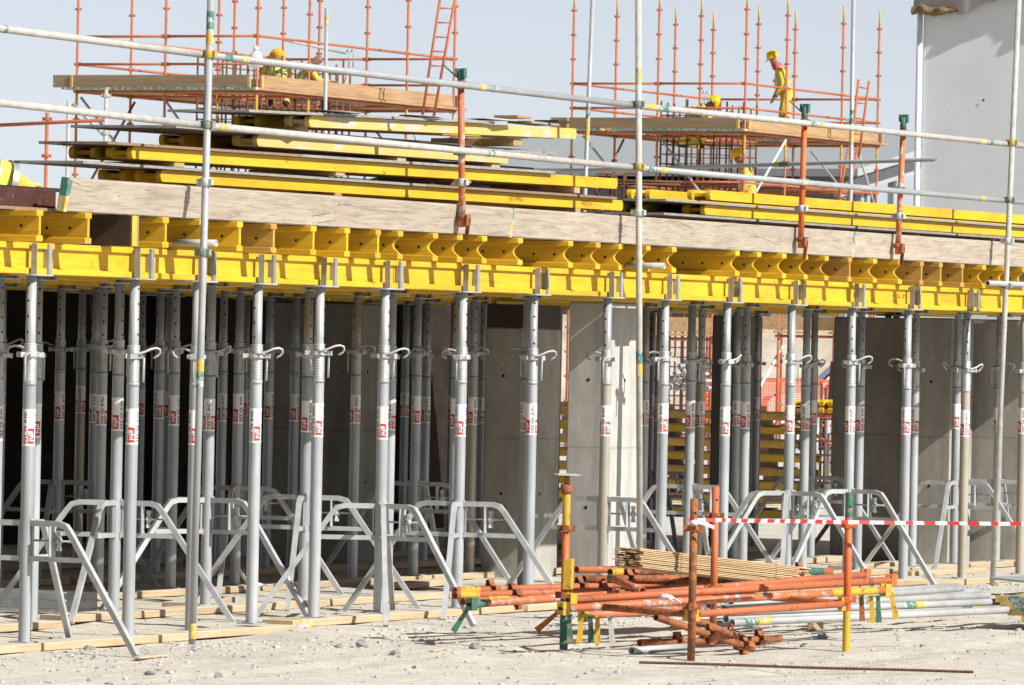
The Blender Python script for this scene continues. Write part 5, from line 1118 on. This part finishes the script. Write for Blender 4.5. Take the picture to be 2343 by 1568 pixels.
# ================================================================ WORKERS
def skin_mesh(V, E, rad, root, sub=2):
    me = bpy.data.meshes.new('sk'); me.from_pydata(V, E, []); ob = bpy.data.objects.new('sk', me); COL.link(ob)
    md = ob.modifiers.new('s','SKIN'); md.use_smooth_shade = True
    for i, v in enumerate(me.skin_vertices[0].data): r_ = rad[i]; v.radius = (r_, r_) if not isinstance(r_, tuple) else r_; v.use_root = (i == root)
    ss = ob.modifiers.new('ss','SUBSURF'); ss.levels = sub; ss.render_levels = sub
    dg = bpy.context.evaluated_depsgraph_get(); dg.update(); out = bpy.data.meshes.new_from_object(ob.evaluated_get(dg)); bpy.data.objects.remove(ob); bpy.data.meshes.remove(me); return out
def person(label, loc, rz, J, vest=True, scarf=True, helmet='helmet', group=None, trousers='coverall', top='coverall'):
    """J: joints in a local frame, figure faces +X; y is to its left"""
    o = thing('person', label, 'person', loc, (0,0,rz), group)
    V, E, rad, kind = [], [], [], []
    def add(p, r_, par=None, kd='c'):
        V.append(tuple(p)); rad.append(r_); kind.append(kd)
        if par is not None: E.append((par, len(V)-1))
        return len(V)-1
    pel = add(J['pelvis'], (.15,.17)); wa = add(Vector(J['pelvis']).lerp(Vector(J['chest']),.5), (.14,.165), pel, 't'); ch = add(J['chest'], (.15,.19), wa, 't'); nb_ = add(J['neck'], .065, ch, 'k')
    hd = Vector(J['head']); ax = (hd-Vector(J['neck'])).normalized(); fwd = Vector(J.get('look',(1,0,0))).normalized(); h1 = add(hd-ax*.03, .085, nb_, 'k'); h2 = add(hd+ax*.09, .088, h1, 'k'); add(hd+fwd*.105-ax*.01, .022, h1, 'k')
    for sd in ('L','R'):
        sh_ = add(J['sh'+sd], .085, ch, 't'); el = add(J['el'+sd], .064, sh_, 't'); wr = add(J['wr'+sd], .044, el, 't'); fd = (Vector(J['wr'+sd])-Vector(J['el'+sd])).normalized(); lat = fd.cross(Vector((0,0,1))); lat = lat.normalized() if lat.length > .1 else Vector((0,1,0))
        pm = add(Vector(J['wr'+sd])+fd*.07, (.034,.02), wr, 'k')
        for fi, (o_, ln) in enumerate(((-.03,.075),(-.01,.085),(.01,.08),(.03,.062))): k1 = add(Vector(J['wr'+sd])+fd*(.11)+lat*o_, .010, pm, 'k'); add(Vector(J['wr'+sd])+fd*(.11+ln*.7)+lat*o_+Vector((.02,0,-.025)), .008, k1, 'k')
        k1 = add(Vector(J['wr'+sd])+fd*.07+lat*-.05, .011, pm, 'k'); add(Vector(J['wr'+sd])+fd*.10+lat*-.065+Vector((.015,0,-.01)), .009, k1, 'k')
        hp = add(J['hip'+sd], .12, pel); kn = add(J['kn'+sd], .09, hp); an = add(J['an'+sd], .075, kn); tdir = Vector(J.get('toe',(1,0,0))); hl = add(Vector(J['an'+sd])+Vector((0,0,-.05))-tdir*.03, .05, an, 'b'); add(Vector(J['an'+sd])+Vector((0,0,-.06))+tdir*.16, (.035,.045), hl, 'b')
    me = skin_mesh(V, E, rad, pel); mats = {'c': trousers, 't': top, 'k': 'skin', 'b': 'black_rubber'}; order = ['c','t','k','b']
    for k_ in order: me.materials.append(M[mats[k_]])
    segs = [(Vector(V[a_]), Vector(V[b_]), kind[b_]) for a_, b_ in E]
    for p_ in me.polygons:
        c_ = p_.center; best = None
        for A_, B_, kd in segs:
            d_ = B_-A_; f0 = max(0, min(1, (c_-A_).dot(d_)/max(1e-6, d_.length_squared))); q = (A_+d_*f0-c_).length
            if best is None or q < best[0]: best = (q, kd if not (kd == 'k' and f0 < .12) else 't')
        p_.material_index = order.index(best[1]); p_.use_smooth = True
    link('body', me, o)
    if vest:
        cvec = Vector(J['chest']); pv = Vector(J['pelvis']); V2 = [tuple(pv.lerp(cvec,.12)), tuple(pv.lerp(cvec,.55)), tuple(cvec), tuple(cvec.lerp(Vector(J['neck']),.45)), tuple(cvec.lerp(Vector(J['shL']),.75)), tuple(cvec.lerp(Vector(J['shR']),.75))]
        vm = skin_mesh(V2, [(0,1),(1,2),(2,3),(2,4),(2,5)], [(.18,.20),(.17,.195),(.175,.215),.09,.095,.095], 0); vm.materials.append(M['vest']); 
        for p_ in vm.polygons: p_.use_smooth = True
        vo = link('vest', vm, o)
        for f0, m_ in ((.35,'reflective'),(.72,'reflective')):
            b = MB(); c_ = pv.lerp(cvec,f0); axv = (cvec-pv).normalized(); u_ = Vector((0,1,0)); w_ = axv.cross(u_).normalized(); u_ = w_.cross(axv)
            V3 = []
            for dz in (-.025,.025): V3 += [c_+axv*dz+u_*.22*math.cos(a)+w_*.192*math.sin(a) for a in [2*math.pi*i/18 for i in range(18)]]
            b.add(V3, [(i,(i+1)%18,18+(i+1)%18,18+i) for i in range(18)], True); b.build('reflective_band', m_, vo)
        b = MB(); a0 = cvec+Vector((-.14,.10,.10)); b.path([cvec+Vector((-.10,.12,.17)), pv.lerp(cvec,.6)+Vector((-.185,0,0)), pv+Vector((-.12,-.10,.02))],.016,6); b.path([cvec+Vector((-.10,-.12,.17)), pv.lerp(cvec,.6)+Vector((-.185,0,0)), pv+Vector((-.12,.10,.02))],.016,6); b.build('harness_strap','mark_yellow',vo)
    if helmet:
        b = MB(); b.lathe([(.150,-.01),(.152,.0),(.138,.02),(.132,.06),(.105,.11),(.055,.145),(.001,.155)],18); 
        b.prism([(.09,-.10),(.185,-.06),(.205,0),(.185,.06),(.09,.10)], lambda p_: (p_[0],p_[1],-.012), lambda p_: (p_[0],p_[1],.002)); b.obox((0,0,.14),((1,0,0),(0,1,0),(0,0,1)),(.09,.012,.012))
        he = b.build('helmet', helmet, o); zax = ax; xax = (fwd-zax*fwd.dot(zax)).normalized(); yax = zax.cross(xax); he.matrix_local = Matrix(((xax.x,yax.x,zax.x,hd.x+zax.x*.06),(xax.y,yax.y,zax.y,hd.y+zax.y*.06),(xax.z,yax.z,zax.z,hd.z+zax.z*.06),(0,0,0,1)))
    if scarf:
        b = MB(); n_ = 16; V3 = []
        for j, (r_, f0) in enumerate(((.10,.55),(.112,.25),(.118,.0),(.135,-.35),(.12,-.5))):
            c_ = Vector(J['neck']).lerp(hd, f0)
            for i in range(n_): a = 2*math.pi*i/n_; rr = r_*(1+.09*math.sin(a*5+j*1.3)); V3.append(c_+Vector((rr*math.cos(a)*(1 if True else 1), rr*math.sin(a), -.015*math.sin(a*3+j))))
        b.add(V3, [(j*n_+i, j*n_+(i+1) % n_, (j+1)*n_+(i+1) % n_, (j+1)*n_+i) for j in range(4) for i in range(n_)], True); b.build('scarf','scarf',o)
    return o
stand_lean = dict(pelvis=(-.06,0,.95), chest=(.02,0,1.31), neck=(.08,0,1.47), head=(.15,0,1.60), look=(.85,0,-.5), shL=(.04,.20,1.39), shR=(.04,-.20,1.39), elL=(-.02,.27,1.12), elR=(.0,-.26,1.11), wrL=(.10,.25,.88), wrR=(.12,-.23,.88), hipL=(-.12,.10,.88), hipR=(-.12,-.10,.88), knL=(-.02,.12,.48), knR=(-.08,-.12,.48), anL=(-.10,.12,.10), anR=(-.16,-.12,.10))
kneel = dict(pelvis=(-.10,0,.42), chest=(.16,0,.72), neck=(.30,0,.84), head=(.42,0,.92), look=(.8,0,-.6), shL=(.18,.20,.80), shR=(.18,-.20,.80), elL=(.36,.26,.58), elR=(.36,-.24,.58), wrL=(.56,.16,.50), wrR=(.56,-.14,.50), hipL=(-.10,.11,.38), hipR=(-.10,-.11,.38), knL=(.24,.16,.24), knR=(.22,-.16,.10), anL=(.10,.14,.10), anR=(-.22,-.14,.09))
sit = dict(pelvis=(-.05,0,.12), chest=(.10,0,.50), neck=(.17,0,.66), head=(.26,0,.76), look=(.85,0,-.5), shL=(.12,.20,.58), shR=(.12,-.20,.58), elL=(.26,.25,.34), elR=(.26,-.24,.34), wrL=(.46,.18,.34), wrR=(.46,-.16,.34), hipL=(.0,.10,.10), hipR=(.0,-.10,.10), knL=(.40,.13,.06), knR=(.40,-.13,.06), anL=(.42,.13,-.34), anR=(.42,-.13,-.34))
crawl = dict(pelvis=(-.20,0,.50), chest=(.22,0,.60), neck=(.42,0,.60), head=(.54,0,.52), look=(.5,0,-.9), shL=(.30,.19,.58), shR=(.30,-.19,.58), elL=(.36,.28,.34), elR=(.36,-.26,.34), wrL=(.48,.22,.10), wrR=(.48,-.20,.10), hipL=(-.20,.11,.45), hipR=(-.20,-.11,.45), knL=(-.12,.15,.09), knR=(-.14,-.15,.09), anL=(-.55,.14,.09), anR=(-.55,-.14,.09))
leftdir = math.atan2(CU, -SU)     # facing screen left
zd = ZP-.03+.07
p = atK(1786,260,111); person('worker in yellow coveralls, helmet and red scarf standing stooped on the right tower', (p.x,p.y,zd-.08), leftdir, stand_lean, group='workers')
p = atK(1582,290,110.5); person('worker with helmet crouching behind the toe board of the right tower', (p.x,p.y,zd-.30), leftdir+math.pi*.92, dict(kneel, look=(.7,0,-.7)), scarf=False, group='workers')
p = atK(1705,430,111); zz = atK(1675,352,111).z-1.72; person('worker in yellow standing below the right tower platform behind the rails', (p.x,p.y,zz), leftdir, dict(stand_lean, head=(.15,0,1.62), look=(1,0,-.15)), scarf=False, group='workers')
b = MB(); b.box(-.8,.8,-.5,.5,-.05,0); b.v = [(x,y,z) for x,y,z in b.v]; o = b.build('deck_board','far_wood',twR,(p.x-twR.location.x,p.y-twR.location.y,zz))
p = atK(636,190,124); person('worker with yellow helmet and vest seen from behind on the left tower', (p.x,p.y,ZP-.12), AL+.1, kneel, group='workers')
p = atK(694,205,124); person('worker in dark trousers half hidden behind the left tower rail', (p.x,p.y,ZP+.02), leftdir+math.pi, sit, scarf=False, helmet=None, trousers='blue_cloth', group='workers')
p = atK(2,430,285); person('worker with harness bent over at the far left edge of the deck', (p.x,p.y,atK(2,362,285).z-.74), AL+math.pi*.62, crawl, scarf=False, group='workers')
b = MB(); b.box(-1.2,1.5,-1,1,-.06,0); tag(b.build('plywood_board','ply_edge',None,(p.x,p.y,atK(2,362,285).z-.74)), 'raised grey form panel the far left worker kneels on', 'plywood')
for i, (dx, dy) in enumerate(((-1,-.8),(1.3,-.8),(-1,.8),(1.3,.8))): b = MB(); zt_ = atK(2,362,285).z-.80; b.box(-.05,.05,-.05,.05,0,zt_-DKZ); tag(b.build('timber_stud','block',None,(p.x+dx,p.y+dy,DKZ)), '%s stud under the far left form panel' % ordn(i), 'stud', 'studs under the far left panel')
# white carrier bag hung on the left tower
p = atK(585,122,129.5); bg_ = thing('plastic_bag', 'white plastic carrier bag with red lettering hung on the left tower', 'bag', (p.x,p.y,p.z-.27)); b = MB(); V = []; n_ = 14
for j, (r_, z) in enumerate(((.04,.0),(.13,.03),(.16,.10),(.155,.17),(.11,.25),(.05,.31),(.03,.33))):
    for i in range(n_): a = 2*math.pi*i/n_; rr = r_*(1+.08*math.sin(a*4+j)); V.append((rr*math.cos(a)*.6, rr*math.sin(a), z))
b.add(V, [(j*n_+i, j*n_+(i+1) % n_, (j+1)*n_+(i+1) % n_, (j+1)*n_+i) for j in range(6) for i in range(n_)], True); b.lathe([(.05,.33),(.06,.36),(.02,.40)],8); b.build('bag_body','bag',bg_)
V, F = text_geo('AL', .10); b = MB(); rt_ = Vector((SU,-CU,0)); b.add([rt_*(x-.02)+Vector((-CU,-SU,0))*.13+Vector((0,0,y+.13)) for x, y, _ in V], F); b.build('red_lettering','tape_red',bg_)
